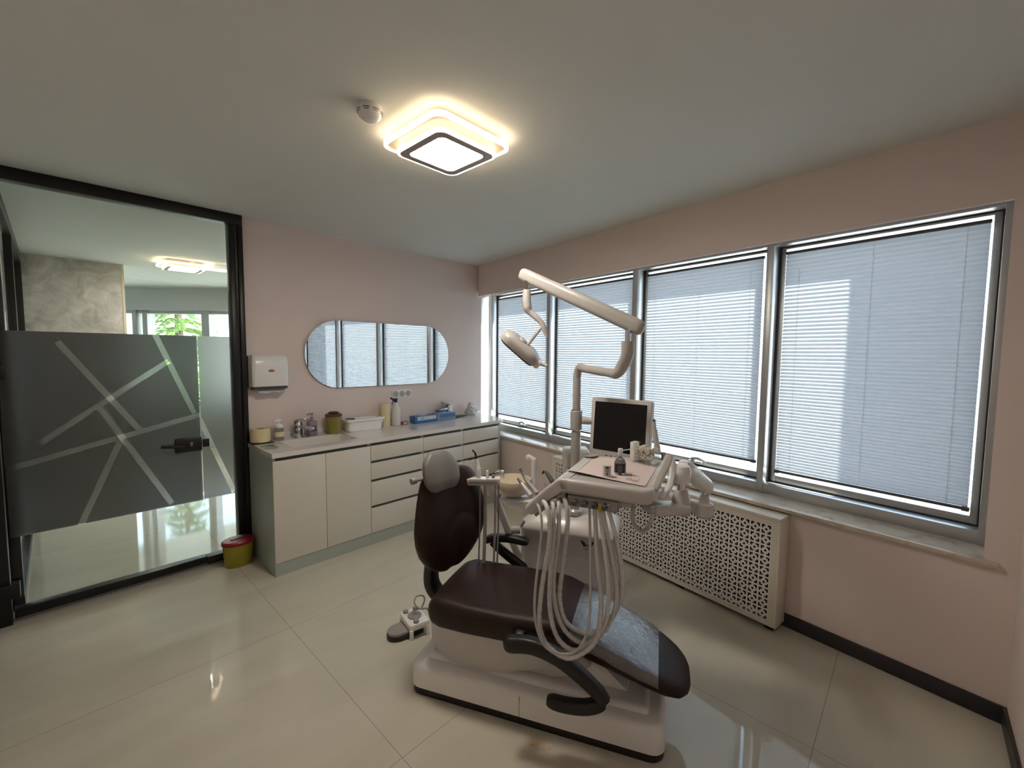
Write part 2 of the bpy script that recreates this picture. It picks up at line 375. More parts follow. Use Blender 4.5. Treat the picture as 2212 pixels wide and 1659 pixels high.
# ------------------------------------------------------------------ windows in the right wall
MUL = [(0.008, 0.067), (-1.040, -0.994), (-2.112, -2.060), (-3.148, -3.108), (-4.150, -4.128)]
DF, DG = 0.20, 0.315
def window(i):
    s1 = MUL[i][0]; s0 = MUL[i+1][1]                       # opening runs s0 .. s1
    w = thing('window_%d' % (i+1), None, None, M_WIN, kind='structure')
    fb = NB()
    box(fb, DF, DG+.03, s0-.0005, s1+.0005, 2.338, 2.3615, bev=.002); box(fb, DF, DG+.03, s0-.0005, s1+.0005, ZS+.0005, 0.785, bev=.002)
    if i == 0:
        box(fb, DF+.01, DG+.03, .067, .30, 2.338, 2.3615, bev=.002); box(fb, DF+.01, DG+.03, .067, .30, ZS+.0005, .785, bev=.002)
        box(fb, DF+.02, DG+.03, .27, .30, .785, 2.338, bev=.002)
    for k in ((i, i+1) if i in (0, 3) else (i+1,)):
        if k == 0 and i == 3: continue
        if (i == 3 and k == 3): continue
        a, b = MUL[k] if k < 4 else (SR+.001, -4.128)
        box(fb, DF-.004, DG+.05, a, b, ZS+.0005, 2.3615, bev=.002)
    obj('window_frame', fb, ALU, w, local=True)
    gb = NB()                                               # dark gaskets round the light
    for (a, b) in ((s0, s0+.012), (s1-.012, s1)): box(gb, DG-.035, DG-.005, a, b, .785, 2.338)
    box(gb, DG-.03, DG-.004, s0+.012, s1-.012, 2.332, 2.338); box(gb, DG-.03, DG-.004, s0+.012, s1-.012, .785, .793)
    obj('gasket', gb, ALUD, w, local=True)
    sb = NB()
    for (a, b) in ((s0+.012, s0+.04), (s1-.04, s1-.012)): box(sb, DG-.03, DG+.02, a, b, .793, 2.332, bev=.002)
    box(sb, DG-.03, DG+.02, s0+.04, s1-.04, 2.320, 2.332, bev=.002); box(sb, DG-.03, DG+.02, s0+.04, s1-.04, .793, .832, bev=.002)
    obj('sash', sb, ALU, w, local=True)
    pb = NB(); box(pb, DG+.004, DG+.010, s0+.036, s1-.036, .828, 2.325); obj('pane', pb, GLASS, w, smooth=0, local=True)
    if i in (0, 2):
        sc = (s0+s1)/2-.02
        hb = NB(); box(hb, DG-.052, DG-.028, sc-.055, sc+.055, .800, .822, bev=.005); box(hb, DG-.085, DG-.045, sc-.016, sc+.016, .815, .848, bev=.006)
        tube(hb, crs([(DG-.075, sc+.01, .845), (DG-.085, sc-.05, .852), (DG-.09, sc-.11, .835)], 6), [.010]*7+[.009]*6, 10)
        obj('window_handle', hb, ALU, w, local=True)
for i in range(4): window(i)

# ------------------------------------------------------------------ pleated blinds
BLAB = ['white pleated blind on the window beside the mirror wall', 'white pleated blind behind the lamp arm and the monitor',
        'white pleated blind between the monitor and the wide sunlit-and-shaded one', 'largest white pleated blind, half in shade, nearest the bare pink wall corner']
def blind(i):
    s1 = MUL[i][0]-.045; s0 = MUL[i+1][1]+.045; d = DG-.045; zb = (.892, .872, .905, .868)[i]; zt = 2.287
    b = thing('pleated_blind', BLAB[i], 'blind', M_WIN @ Matrix.Translation((d, (s0+s1)/2, zb)), 'pleated blinds along the window wall')
    def P(name, bm, m, smooth=35): bm.transform(M_WIN); return obj(name, bm, m, b, smooth)
    hb = NB(); box(hb, d-.013, d+.013, s0, s1, zt-.004, zt+.012, bev=.002); P('head_rail', hb, DGPL)
    rb = NB(); box(rb, d-.011, d+.011, s0+.004, s1-.004, zb-.008, zb+.008, bev=.003)
    for s in (s0+.01, s1-.01): box(rb, d-.013, d+.013, s-.014, s+.014, zb-.012, zb+.010, bev=.003)
    P('bottom_rail', rb, DGPL)
    zz = [zt-.004]; L = .0146                              # pleats hang open at the top and close up towards the bottom
    while zz[-1] > zb+.010:
        f = (zt-zz[-1])/(zt-zb); zz.append(zz[-1]-(.0262-.0078*f**1.15)/2)
    k_ = (zt-.004-zb-.009)/(zt-.004-zz[-1]); zz = [zt-.004-(zt-.004-z)*k_ for z in zz]
    sb = NB(); prev = None
    for k, z in enumerate(zz):
        h = (zz[max(k-1, 0)]-zz[min(k+1, len(zz)-1)])/2 if 0 < k < len(zz)-1 else .012
        a = .5*math.sqrt(max(L*L-h*h, 1e-6)); dd = d+(a if k % 2 == 0 else -a)
        v = (sb.verts.new((dd, s0+.002, z)), sb.verts.new((dd, s1-.002, z)))
        if prev: sb.faces.new((prev[0], prev[1], v[1], v[0]))
        prev = v
    sb.transform(M_WIN); obj('pleated_fabric', sb, SLAT, b, 0, recalc=False)
    for f in (.09, .5, .91):
        cb = NB(); s = s0+(s1-s0)*f
        tube(cb, [(d-.0005, s, zb), (d-.0005, s, zt)], .0010, 5); P('cord', cb, WPLB)
for i in range(4): blind(i)

# ------------------------------------------------------------------ glass partition and door in line with the mirror wall
XJ, XD0, XD1 = -2.462, -3.725, -2.772          # jamb, hinge side and lock side of the door leaf
def film_mat(name, dcol, tcol, f, rough):       # frosted film: scatters what comes through, keeps a little grey of its own
    m = bpy.data.materials.new(name); m.use_nodes = True; nt = m.node_tree; nt.nodes.clear()
    out = nt.nodes.new('ShaderNodeOutputMaterial'); d = nt.nodes.new('ShaderNodeBsdfDiffuse'); r = nt.nodes.new('ShaderNodeBsdfRefraction')
    tc = nt.nodes.new('ShaderNodeTexCoord'); nz = nt.nodes.new('ShaderNodeTexNoise'); nz.inputs['Scale'].default_value = 6
    mc = nt.nodes.new('ShaderNodeMix'); mc.data_type = 'RGBA'; mc.inputs['A'].default_value = (*[x*.97 for x in dcol], 1); mc.inputs['B'].default_value = (*dcol, 1)
    nt.links.new(tc.outputs['Object'], nz.inputs['Vector']); nt.links.new(nz.outputs['Fac'], mc.inputs['Factor']); nt.links.new(mc.outputs['Result'], d.inputs['Color'])
    r.inputs['Color'].default_value = (*tcol, 1); r.inputs['Roughness'].default_value = rough; r.inputs['IOR'].default_value = 1.18
    mx = nt.nodes.new('ShaderNodeMixShader'); mx.inputs[0].default_value = f
    nt.links.new(d.outputs[0], mx.inputs[1]); nt.links.new(r.outputs[0], mx.inputs[2]); nt.links.new(mx.outputs[0], out.inputs['Surface']); MATS[name] = m; return m
FILM = film_mat('frosted_film', (0.17, 0.17, 0.168), (0.84, 0.84, 0.85), 0.68, 0.55)
w5 = thing('window_5', None, None, Vector((-2.6, 0.0, 0)), kind='structure')
bm = NB()
box(bm, -3.82, XJ, -.020, .065, 2.597, HC, bev=.003)
box(bm, -2.556, -2.513, -.020, .065, .0, 2.597, bev=.003); box(bm, -2.513, -2.498, -.006, .055, .0, 2.597); box(bm, -2.498, XJ, -.022, .065, 0, 2.597, bev=.003)
box(bm, -3.82, -3.733, -.020, .065, .0, 2.597, bev=.003)
box(bm, XD1+.004, -2.556, -.016, .06, .022, .078, bev=.003)
obj('frame', bm, BLACKM, w5)
bm = NB(); box(bm, -3.733, -2.556, .020, .030, 2.125, 2.597); obj('transom_pane', bm, PGLASS, w5, smooth=0)
bm = NB(); box(bm, XD1+.004, -2.556, .020, .030, .078, 2.121); obj('side_pane', bm, PGLASS, w5, smooth=0)
bm = NB(); box(bm, -3.733, -2.556, -.004, .056, .0005, .012, bev=.002); obj('threshold', bm, GPLA, w5)

YG = 0.016
def strips(segs, x0, x1, z0, z1, y, w=.034):
    t = NB(); vs = [t.verts.new((x, y, z)) for x, z in ((x0, z0), (x1, z0), (x1, z1), (x0, z1))]; t.faces.new(vs)
    S = []
    for (a, b) in segs:
        A = ony(*a, y); B = ony(*b, y); d = (B-A); d.y = 0; L = d.length; d.normalize(); n = Vector((-d.z, 0, d.x))
        S.append((A, d, n, L))
        for co, no in ((A+n*w/2, n), (A-n*w/2, n), (A, d), (B, d)):
            bmesh.ops.bisect_plane(t, geom=t.verts[:]+t.edges[:]+t.faces[:], plane_co=co, plane_no=no, dist=1e-6)
    kill = []
    for f in t.faces:
        c = f.calc_center_median()
        for A, d, n, L in S:
            v = c-A
            if abs(v.dot(n)) < w/2 and 0 < v.dot(d) < L: kill.append(f); break
    bmesh.ops.delete(t, geom=kill, context='FACES')
    bmesh.ops.dissolve_limit(t, angle_limit=.01, verts=t.verts[:], edges=t.edges[:])
    r = bmesh.ops.extrude_face_region(t, geom=t.faces[:]); vv = [v for v in r['geom'] if isinstance(v, bmesh.types.BMVert)]
    bmesh.ops.translate(t, vec=(0, .0012, 0), verts=vv)
    return t
dr = thing('door_1', None, None, Vector((XD0, 0.0, 0)), kind='structure')
bm = NB(); box(bm, XD0, XD1, .018+.002, .030, .078, 2.119); obj('leaf', bm, PGLASS, dr, smooth=0)
bm = NB(); box(bm, XD0, XD1, -.012, .056, .030, .082, bev=.003); obj('bottom_rail', bm, BLACKM, dr)
bm = NB(); box(bm, XD0+.002, XD1-.002, .010, .040, .0125, .0295); obj('seal', bm, GPLA, dr)
# two layers of film, one on each face of the leaf, each with its own clear stripes
t = strips([((124, 738), (303, 930)), ((335, 723), (420, 893)), ((8, 1016), (432, 896)), ((264, 944), (168, 1150))], XD0+.004, XD1-.001, .515, 1.742, YG)
obj('frosted_film', t, FILM, dr, smooth=0)
t = strips([((86, 958), (364, 780)), ((213, 877), (372, 1088))], XD0+.004, XD1-.001, .515, 1.742, .032)
obj('frosted_film', t, FILM, dr, smooth=0)
t = strips([((431, 905), (506, 1062))], XD1+.006, -2.557, .520, 1.742, YG)
obj('frosted_film', t, FILM, w5, smooth=0)
# lock and lever
bm = NB(); a = ony(378, 951, -.01); b = ony(437, 971, -.01)
box(bm, a.x, b.x, -.012, .015, b.z-.006, a.z+.004, bev=.006); lk = obj('lock_case', bm, BPLA, dr)
bm = NB(); lv = ony(395, 966, -.045); le = ony(348, 966, -.045)
tube(bm, [(lv.x, -.012, lv.z), (lv.x, -.045, lv.z)], .011, 12); tube(bm, [(lv.x+.012, -.047, lv.z), (le.x, -.047, le.z)], [.012, .011], 10); obj('lever', bm, BPLA, lk)
bm = NB(); k = ony(414, 958, -.014); tube(bm, [(k.x, -.012, k.z), (k.x, -.015, k.z)], .010, 14); box(bm, k.x-.004, k.x+.004, -.015, -.012, k.z-.022, k.z); obj('keyhole_plate', bm, STEEL, lk)
bm = NB(); a = ony(449, 949, .0); box(bm, XD1+.008, XD1+.05, .005, .0155, a.z-.055, a.z+.005, bev=.003); obj('strike_plate', bm, BPLA, w5)
for zz in (1.50, .205):
    bm = NB(); box(bm, -3.79, -3.695, -.034, -.0205, zz-.045, zz+.045, bev=.006); box(bm, XD0+.002, -3.695, -.0205, .018, zz-.045, zz+.045, bev=.003)
    obj('hinge', bm, BLACKM, dr)

# ------------------------------------------------------------------ the corridor room behind the glass
MF = basis((-2.675, 5.763, 0), (.705, -.709, 0), (.709, .705, 0), (0, 0, 1))
bm = NB()
box(bm, -3.3, 4.6, 0, .3, 0, ZS, M=MF); box(bm, -3.3, 4.6, 0, .3, 2.305, HC, M=MF)
struct('wall_far', bm, WHITEW)
bm = NB(); box(bm, -5.3, -5.15, YB+.1, 8.3, 0, HC); struct('wall_far_left', bm, WHITEW)
bm = NB(); box(bm, -5.15, XL-.001, YB+.02, YB+.14, 0, HC); struct('wall_far_back', bm, WHITEW)
bm = NB(); box(bm, .10, .4, .311, 2.9, 0, HC, M=M_WIN); struct('wall_far_right', bm, WHITEW)
bm = NB(); box(bm, -3.70, -2.886, 3.25, 3.46, 0, HC); struct('wall_plaster', bm, CONCR)
bm = NB(); box(bm, -2.886, -2.862, 3.245, 3.465, 0, HC); struct('trim_2', bm, CREAM)
wf = thing('window_6', None, None, MF, kind='structure')
bm = NB()
for u0, u1 in ((-2.95, -2.8), (-1.92, -1.78), (-.90, -.76), (.10, .17), (.27, .35), (1.235, 1.36), (2.28, 2.41), (3.3, 3.43), (4.3, 4.5)): box(bm, u0, u1, .05, .22, ZS, 2.305, bev=.004)
box(bm, -3.0, 4.5, .08, .2, 2.255, 2.305); box(bm, -3.0, 4.5, .08, .2, ZS, .79)
obj('window_frame', bm, ALU, wf, local=True)
bm = NB(); box(bm, -3.0, 4.5, .15, .158, .78, 2.26); obj('pane', bm, GLASS, wf, smooth=0, local=True)
w7 = thing('window_7', None, None, Vector((-3.72, 1.7, 0)), kind='structure')
bm = NB()
for y0 in (.175, 1.62, 3.19): box(bm, -3.75, -3.69, y0, y0+.06, 0, 2.57, bev=.003)
box(bm, -3.75, -3.69, .175, 3.25, 2.57, HC, bev=.003); box(bm, -3.75, -3.69, .175, 3.25, .0, .08)
obj('frame', bm, BLACKM, w7)
bm = NB(); box(bm, -3.725, -3.715, .2, 3.2, .08, 2.57); obj('pane', bm, PGLASS, w7, smooth=0)
# ------------------------------------------------------------------ outdoors beyond the far windows
bm = NB(); box(bm, -60, 60, -60, 70, -6.2, -6.0); struct('ground', bm, mat('pale_paving', (0.42, 0.42, 0.40), 0.8, var=0.1, scale=0.6))
bld = thing('building', 'long pale building with flat eaves outside the corridor windows', 'building', Vector((4, 27, -6)))
Mb = basis((4, 27, -6), (.78, -.62, 0), (.62, .78, 0), (0, 0, 1))
BEIGE = mat('beige_facade', (0.50, 0.46, 0.40), 0.8, var=0.05, scale=1); ROOFM = mat('grey_roof', (0.16, 0.155, 0.15), 0.7, var=0.1, scale=1)
bm = NB(); box(bm, -30, 30, 0, 9, 0, 10.6, M=Mb); obj('wall', bm, BEIGE, bld)
bm = NB(); box(bm, -30.5, 30.5, -.9, 9.5, 10.6, 10.95, M=Mb); box(bm, -30.5, 30.5, -.5, 9.5, 11.6, 11.9, M=Mb); box(bm, -30, 30, -.1, 9, 10.95, 11.6, M=Mb); obj('roof', bm, ROOFM, bld)
DGLS = mat('dark_panes', (0.05, 0.06, 0.07), 0.1)
for r in range(2):
    for k in range(10):
        bm = NB(); box(bm, -28+k*5.8, -24+k*5.8, -.06, .02, 5.6+r*2.6-1.2, 7.0+r*2.6-1.2, M=Mb); obj('window', bm, DGLS, bld)
# conifer
tb = dep(386, 700, 14.5); TX, TY = tb.x, tb.y
tr = thing('tree', 'sunlit green conifer outside the middle corridor window', 'tree', Vector((TX, TY, -6)))
bm = NB(); tube(bm, [(TX, TY, -6), (TX, TY, 5.4)], [.28, .05], 10); obj('trunk', bm, mat('bark', (0.10, 0.07, 0.05), 0.9), tr)
LEAF = thinmat('needles', (0.16, 0.24, 0.09), (0.22, 0.33, 0.10), 0.4)
bm = NB(); rg = random.Random(3)
for lv in range(30):
    z = -3.4+lv*.29; R = 2.2*(1-lv/31)**.8+.18
    for k in range(15):
        a = rg.random()*2*PI; n = int(14*R)+4
        ca, sa = math.cos(a), math.sin(a)
        for j in range(n):
            f = (j+1)/n; r = R*f
            c = Vector((TX+ca*r, TY+sa*r, z-.32*R*f*f+rg.uniform(-.05, .05)))
            for sgn in (-1, 1):
                L = .13*(1.15-f*.6)*rg.uniform(.7, 1.3)
                d = Vector((ca*.6-sa*sgn, sa*.6+ca*sgn, -.35+rg.uniform(-.3, .2))).normalized()*L
                w = Vector((0, 0, .030))+Vector((ca, sa, 0))*.020
                v = [bm.verts.new(c-w*.5), bm.verts.new(c+d*.6-w*.8), bm.verts.new(c+d), bm.verts.new(c+d*.6+w*.8), bm.verts.new(c+w*.5)]
                bm.faces.new(v)
obj('foliage', bm, LEAF, tr, smooth=0, recalc=False)

# ------------------------------------------------------------------ ceiling lamps and the smoke detector
LFACE = mat('lamp_face', (0.62, 0.50, 0.40), 0.35, var=0.02); LGREY = mat('lamp_grey_ring', (0.33, 0.27, 0.25), 0.4, var=0.03)
def lamp(cx, cy, label):
    L = thing('ceiling_lamp', label, 'ceiling lamp', Vector((cx, cy, HC)), 'square ceiling lamps')
    def RR(h, r, n=8): return [(cx+x, cy+y) for x, y in rrect(-h, h, -h, h, r, n)]
    bm = NB(); prism(bm, RR(.15, .03), HC-.04, HC-.0005); obj('mount', bm, WPLA, L)
    bm = NB(); prism(bm, RR(.212, .05), HC-.052, HC-.034, bev=.002); obj('upper_plate', bm, LFACE, L)
    bm = NB(); ring_prism(bm, RR(.228, .06), RR(.2125, .0505), HC-.054, HC-.036); obj('upper_light_edge', bm, WARM_E, L)
    bm = NB(); prism(bm, RR(.150, .04), HC-.078, HC-.0525); obj('lower_body', bm, LFACE, L)
    bm = NB(); ring_prism(bm, RR(.181, .05), RR(.169, .042), HC-.088, HC-.073); obj('lower_light_edge', bm, WARM_E, L)
    bm = NB(); ring_prism(bm, RR(.1685, .0415), RR(.132, .030), HC-.090, HC-.0785); obj('grey_ring', bm, LGREY, L)
    bm = NB(); prism(bm, RR(.1315, .0295), HC-.085, HC-.0785); obj('light_panel', bm, PANEL_E, L)
lamp(-2.160, -2.140, 'lit two-tier square ceiling lamp above the dental chair')
lc = onz(396, 580, 2.60)
lamp(lc.x, lc.y, 'lit square ceiling lamp seen through the glass above the door')
sm = thing('smoke_detector', 'round white smoke detector on the ceiling next to the lamp', 'smoke detector', Vector((-2.535, -2.095, HC)))
bm = NB(); lathe(bm, [(0.0, 0), (.050, 0), (.052, -.006), (.052, -.022), (.046, -.040), (.030, -.052), (0, -.055)], (-2.535, -2.095, HC), 36); obj('housing', bm, WPLA, sm)
bm = NB()
for k in range(8):
    for j in range(3):
        a0 = 2*PI*k/8; z = HC-.024-.0065*j; r = .0525-.0035*j
        t = [(-2.535+math.cos(a0+da)*r, -2.095+math.sin(a0+da)*r, z) for da in (-.26+.04*j, -.13, 0, .13, .26-.04*j)]
        tube(bm, t, .0014, 5)
obj('vent_slits', bm, BPLA, sm)

# ------------------------------------------------------------------ on the mirror wall
def pill(h, w, n=24):                            # half length, half height
    out = []
    for k in range(n+1): a = -PI/2+PI*k/n; out.append((h-w+w*math.cos(a), w*math.sin(a)))
    for k in range(n+1): a = PI/2+PI*k/n; out.append((-h+w+w*math.cos(a), w*math.sin(a)))
    return out
mc = (-1.228, 1.614); mh, mw = .784, .306
Mm = basis((mc[0], YB, mc[1]), (1, 0, 0), (0, 0, 1), (0, -1, 0))
mi = thing('mirror', 'wide pill-shaped frameless mirror on the pink wall above the worktop', 'mirror', Vector((mc[0], YB, mc[1])))
bm = NB(); prism(bm, pill(mh-.01, mw-.01), .0005, .014, M=Mm); obj('backing', bm, DGPL, mi)
bm = NB(); prism(bm, pill(mh, mw), .0145, .0195, M=Mm); obj('mirror_glass', bm, MIRROR, mi, smooth=20)

a = ony(542, 768, YB-.11); b = ony(627, 838, YB-.11); tx0, tx1, tz1, tz0 = a.x+.002, b.x, 1.605, 1.335
td = thing('paper_towel_dispenser', 'white wall-mounted paper towel dispenser with a towel hanging out', 'dispenser', Vector(((tx0+tx1)/2, YB, tz0)))
def sect(z, f, dx=0.0):
    d = .115*f; r = .03
    return [Vector((x, YB-.0005-(y), z)) for x, y in rrect(tx0+.004+dx, tx1-.004-dx, 0.0, d, r*min(1, f), 5)]
bm = NB(); loft(bm, [sect(tz0+.02, .93), sect(tz0+.05, .98), sect(tz0+.15, 1.0), sect(tz1-.06, .95), sect(tz1-.02, .84, .004), sect(tz1, .62, .012)]); obj('cover', bm, WPLA, td)
bm = NB(); box(bm, tx0-.006, tx1+.002, YB-.050, YB-.0005, tz0+.005, tz1-.005, bev=.008); obj('side_case', bm, GPLA, td)
bm = NB(); loft(bm, [sect(tz0-.004, .80, .006), sect(tz0+.0195, .92, .002)]); obj('base', bm, DGPL, td)
bm = NB(); lathe(bm, [(0, 0), (.024, 0), (.022, .002), (0, .0025)], ((tx0+tx1)/2, YB-.1150, tz0+.145), 24, ax=(0, -1, 0), sx=1, sy=.42)
tR = mat('red_print', (0.42, 0.10, 0.08), 0.5); obj('logo', bm, tR, td)
bm = NB(); pts = []
xs = [tx0+.055+k*(tx1-tx0-.085)/10 for k in range(11)]
v0 = [bm.verts.new((x, YB-.055, tz0+.0)) for x in xs]; v1 = [bm.verts.new((x, YB-.072, tz0-.022+.004*math.sin(k*1.7))) for k, x in enumerate(xs)]
v2 = [bm.verts.new((x, YB-.095, tz0-.036+.006*math.sin(k*1.3+1)+.0012*k)) for k, x in enumerate(xs)]
for q0, q1 in ((v0, v1), (v1, v2)):
    for k in range(10): bm.faces.new((q0[k], q0[k+1], q1[k+1], q1[k]))
r = bmesh.ops.extrude_face_region(bm, geom=bm.faces[:]); bmesh.ops.translate(bm, vec=(0, .002, -.003), verts=[v for v in r['geom'] if isinstance(v, bmesh.types.BMVert)])
PAPER = mat('white_paper', (0.70, 0.68, 0.65), 0.85, var=0.03, scale=50); obj('paper_towel', bm, PAPER, td)

so = thing('power_socket', 'white triple power socket plate on the pink wall below the mirror', 'socket', Vector((-1.045, YB, 1.212)))
bm = NB(); box(bm, -1.158, -.932, YB-.010, YB-.0005, 1.172, 1.252, bev=.003); obj('plate', bm, WPLA, so)
for k in range(3):
    x = -1.119+k*.0735
    bm = NB(); lathe(bm, [(.030, 0), (.031, .003), (.027, .0035), (.0245, -.0005), (.0, -.0005)], (x, YB-.0102, 1.212), 24, ax=(0, -1, 0)); ou = obj('outlet', bm, mat('outlet_grey', (0.42, 0.41, 0.40), 0.4) if k == 0 else MATS['outlet_grey'], so)
    bm = NB()
    for dx in (-.0095, .0095): tube(bm, [(x+dx, YB-.0100, 1.212), (x+dx, YB-.0122, 1.212)], .0034, 8)
    obj('pin_hole', bm, BPLA, ou)

# ------------------------------------------------------------------ base cabinets
CF = -.548                                        # plane of the fronts
units = [(-2.468, -1.714, 'sink'), (-1.714, -1.184, 'd'), (-1.184, -.702, 'd'), (-.702, -.200, 'd')]
labs = ['white two-door base cabinet under the sink, sage side panel to the left', 'white four-drawer base cabinet beside the two-door sink cabinet',
        'white four-drawer base cabinet in the middle of the drawer cabinets, behind the headrest', 'white four-drawer base cabinet at the window end of the worktop']
for (x0, x1, kind), lb in zip(units, labs):
    cb = thing('base_cabinet', lb, 'cabinet', Vector(((x0+x1)/2, -.26, 0)), None if kind == 'sink' else 'drawer cabinets under the worktop')
    bm = NB(); e = .0006
    lx = x0+e if kind != 'sink' else x0
    if kind == 'sink':                            # open box: room for the basin
        box(bm, x0, x0+.020, CF+.001, YB-.002, .0005, .878); box(bm, x1-.018, x1-e, CF+.022, YB-.002, .10, .878)
        box(bm, x0+.02, x1-.018, YB-.012, YB-.002, .10, .878); box(bm, x0+.02, x1-.018, CF+.022, YB-.012, .10, .118)
    else:
        box(bm, lx, x1-e, CF+.045, YB-.002, .10, .878)
        for xa, xb in ((lx, lx+.018), (x1-e-.018, x1-e)): box(bm, xa, xb, CF+.019, CF+.0455, .10, .878)
    obj('carcass', bm, SAGE, cb)
    bm = NB(); box(bm, (x0+.02 if kind == 'sink' else x0+e), x1-e, CF+.006, CF+.024, .0005, .098); obj('plinth', bm, SAGE, cb)
    bm = NB()
    chz = [(.846, .878)] if kind == 'sink' else [(.846, .878), (.697, .722), (.537, .562), (.310, .336)]
    for za, zb in chz: box(bm, x0+.019, x1-.019, CF+.016, CF+.0215, za-.012, zb)
    obj('grip_channel', bm, SAGED, cb)
    if kind == 'sink':
        xm = -2.0905
        for xa, xb in ((x0+.002, xm-.0015), (xm+.0015, x1-.002)):
            bm = NB(); box(bm, xa, xb, CF-.002, CF+.016, .100, .850, bev=.0015); obj('door', bm, FRONT, cb)
    else:
        for za, zb in ((.722, .850), (.562, .700), (.336, .540), (.100, .313)):
            bm = NB(); box(bm, x0+.002, x1-.002, CF-.002, CF+.016, za, zb, bev=.0015); obj('drawer', bm, FRONT, cb)
bm = NB(); prism(bm, [(-.1985, CF+.005), (-.168, CF+.005), (-.168, CF+.03), (-.1985, CF+.03)], .0005, .878)
tag_fill = obj('filler_panel', bm, SAGE, None, label='narrow sage filler strip between the last drawer cabinet and the window wall', cat='panel')

# ------------------------------------------------------------------ worktop with its moulded basin
wt = thing('worktop', 'pale quartz worktop with a sunk rectangular sink', 'worktop', Vector((-1.25, -.25, ZC)))
SX0, SX1, SY0, SY1 = -2.285, -1.775, -.455, -.130
bm = NB(); z0, z1 = .8785, ZC; FE = -.572
xe = -.150
box(bm, -2.476, SX0, FE, YB-.001, z0, z1); box(bm, SX0, SX1, FE, SY0, z0, z1); box(bm, SX0, SX1, SY1, YB-.001, z0, z1)
prism(bm, [(SX1, FE), (xe, FE), (W2(-.004, -.42).x, -.43), (W2(.0, -.10).x, -.10), (W2(.06, YB-.002).x, YB-.001), (SX1, YB-.001)], z0, z1)
bmesh.ops.remove_doubles(bm, verts=bm.verts[:], dist=1e-5); obj('slab', bm, QUARTZ, wt)
bm = NB(); bz = .80; th = .012
for (xa, xb, ya, yb) in ((SX0-th, SX0, SY0-th, SY1+th), (SX1, SX1+th, SY0-th, SY1+th), (SX0, SX1, SY0-th, SY0), (SX0, SX1, SY1, SY1+th)): box(bm, xa, xb, ya, yb, bz-th, z0-.0003)
box(bm, SX0, SX1, SY0, SY1, bz-th, bz); obj('sink_basin', bm, QUARTZ, wt)
bm = NB(); lathe(bm, [(0, 0), (.022, 0), (.021, .003), (0, .0035)], ((SX0+SX1)/2, SY1-.07, bz+.0003), 20); obj('drain', bm, CHROME, wt)
bm = NB(); box(bm, -2.476, W2(.05, 0).x, YB-.013, YB-.0012, ZC+.0003, ZC+.045, bev=.001); obj('backsplash', bm, QUARTZ, wt)

# ------------------------------------------------------------------ things on the worktop
TOP = ZC+.0006
def at(px, y): v = ony(px, 920, y); return v.x
FILMY = mat('cream_film_roll', (0.70, 0.61, 0.36), 0.42, var=0.03, scale=12)
# roll on a black tray
x, y = at(562, -.085), -.085
t = thing('barrier_film_roll', 'short wide cream film roll on a black tray at the left end of the worktop', 'film roll', Vector((x, y, TOP)))
bm = NB(); box(bm, x-.075, x+.075, y-.075, y+.075, TOP, TOP+.008, bev=.003); obj('tray', bm, BPLA, t)
bm = NB(); lathe(bm, [(.030, .0085), (.068, .0085), (.071, .012), (.071, .108), (.068, .112), (.034, .112), (.030, .108)], (x, y, TOP), 40); 
bmesh.ops.delete(bm, geom=[f for f in bm.faces if len(f.verts) > 4], context='FACES'); obj('roll', bm, FILMY, t)
bm = NB(); lathe(bm, [(0, .0085), (.029, .0085), (.029, .090), (0, .09)], (x, y, TOP), 24); obj('core', bm, CREAM, t)
# clear plate lying over the corner
bm = NB(); box(bm, -2.462, -2.37, -.40, -.26, TOP, TOP+.006, bev=.002); obj('glass_plate', bm, glassmat('green_plate_glass', (0.80, 0.90, 0.84)), None, label='small greenish glass plate lying at the front left of the worktop', cat='plate')
# tumbler
x, y = at(587, -.02), -.012
bm = NB(); lathe(bm, [(0, 0), (.020, 0), (.024, .07), (.022, .07), (.0185, .004), (0, .004)], (x, y, TOP), 24); obj('tumbler', bm, ACRYL, None, label='small clear tumbler between the cream roll and the white pump bottle', cat='cup')
def pump_head(bm, x, y, z, s=1.0, ang=PI):
    tube(bm, [(x, y, z), (x, y, z+.028*s)], .005*s, 10)
    d = Vector((math.cos(ang), math.sin(ang), 0)); p = Vector((x, y, z+.030*s))
    tube(bm, [p-d*.012*s, p+d*.02*s, p+d*.042*s-Vector((0, 0, .006*s))], [.010*s, .009*s, .006*s], 10)
x, y = at(602, -.075), -.08
t = thing('foam_soap_bottle', 'clear foam soap bottle with a white pump', 'soap bottle', Vector((x, y, TOP)))
bm = NB(); lathe(bm, [(0, 0), (.033, 0), (.035, .004), (.035, .085), (.030, .098), (.024, .102), (0, .102)], (x, y, TOP), 28); obj('bottle', bm, mat('soap_clear', (0.50, 0.49, 0.44), 0.1, trans=0.7, var=.02), t)
bm = NB(); lathe(bm, [(0, .1025), (.029, .1025), (.029, .122), (.020, .132), (0, .133)], (x, y, TOP), 24); pump_head(bm, x, y, TOP+.13, 1.1, PI*1.1); obj('pump', bm, WPLA, t)
bm = NB(); lathe(bm, [(.0353, .03), (.0356, .03), (.0356, .07), (.0353, .07)], (x, y, TOP), 28); obj('label', bm, CREAM, t)
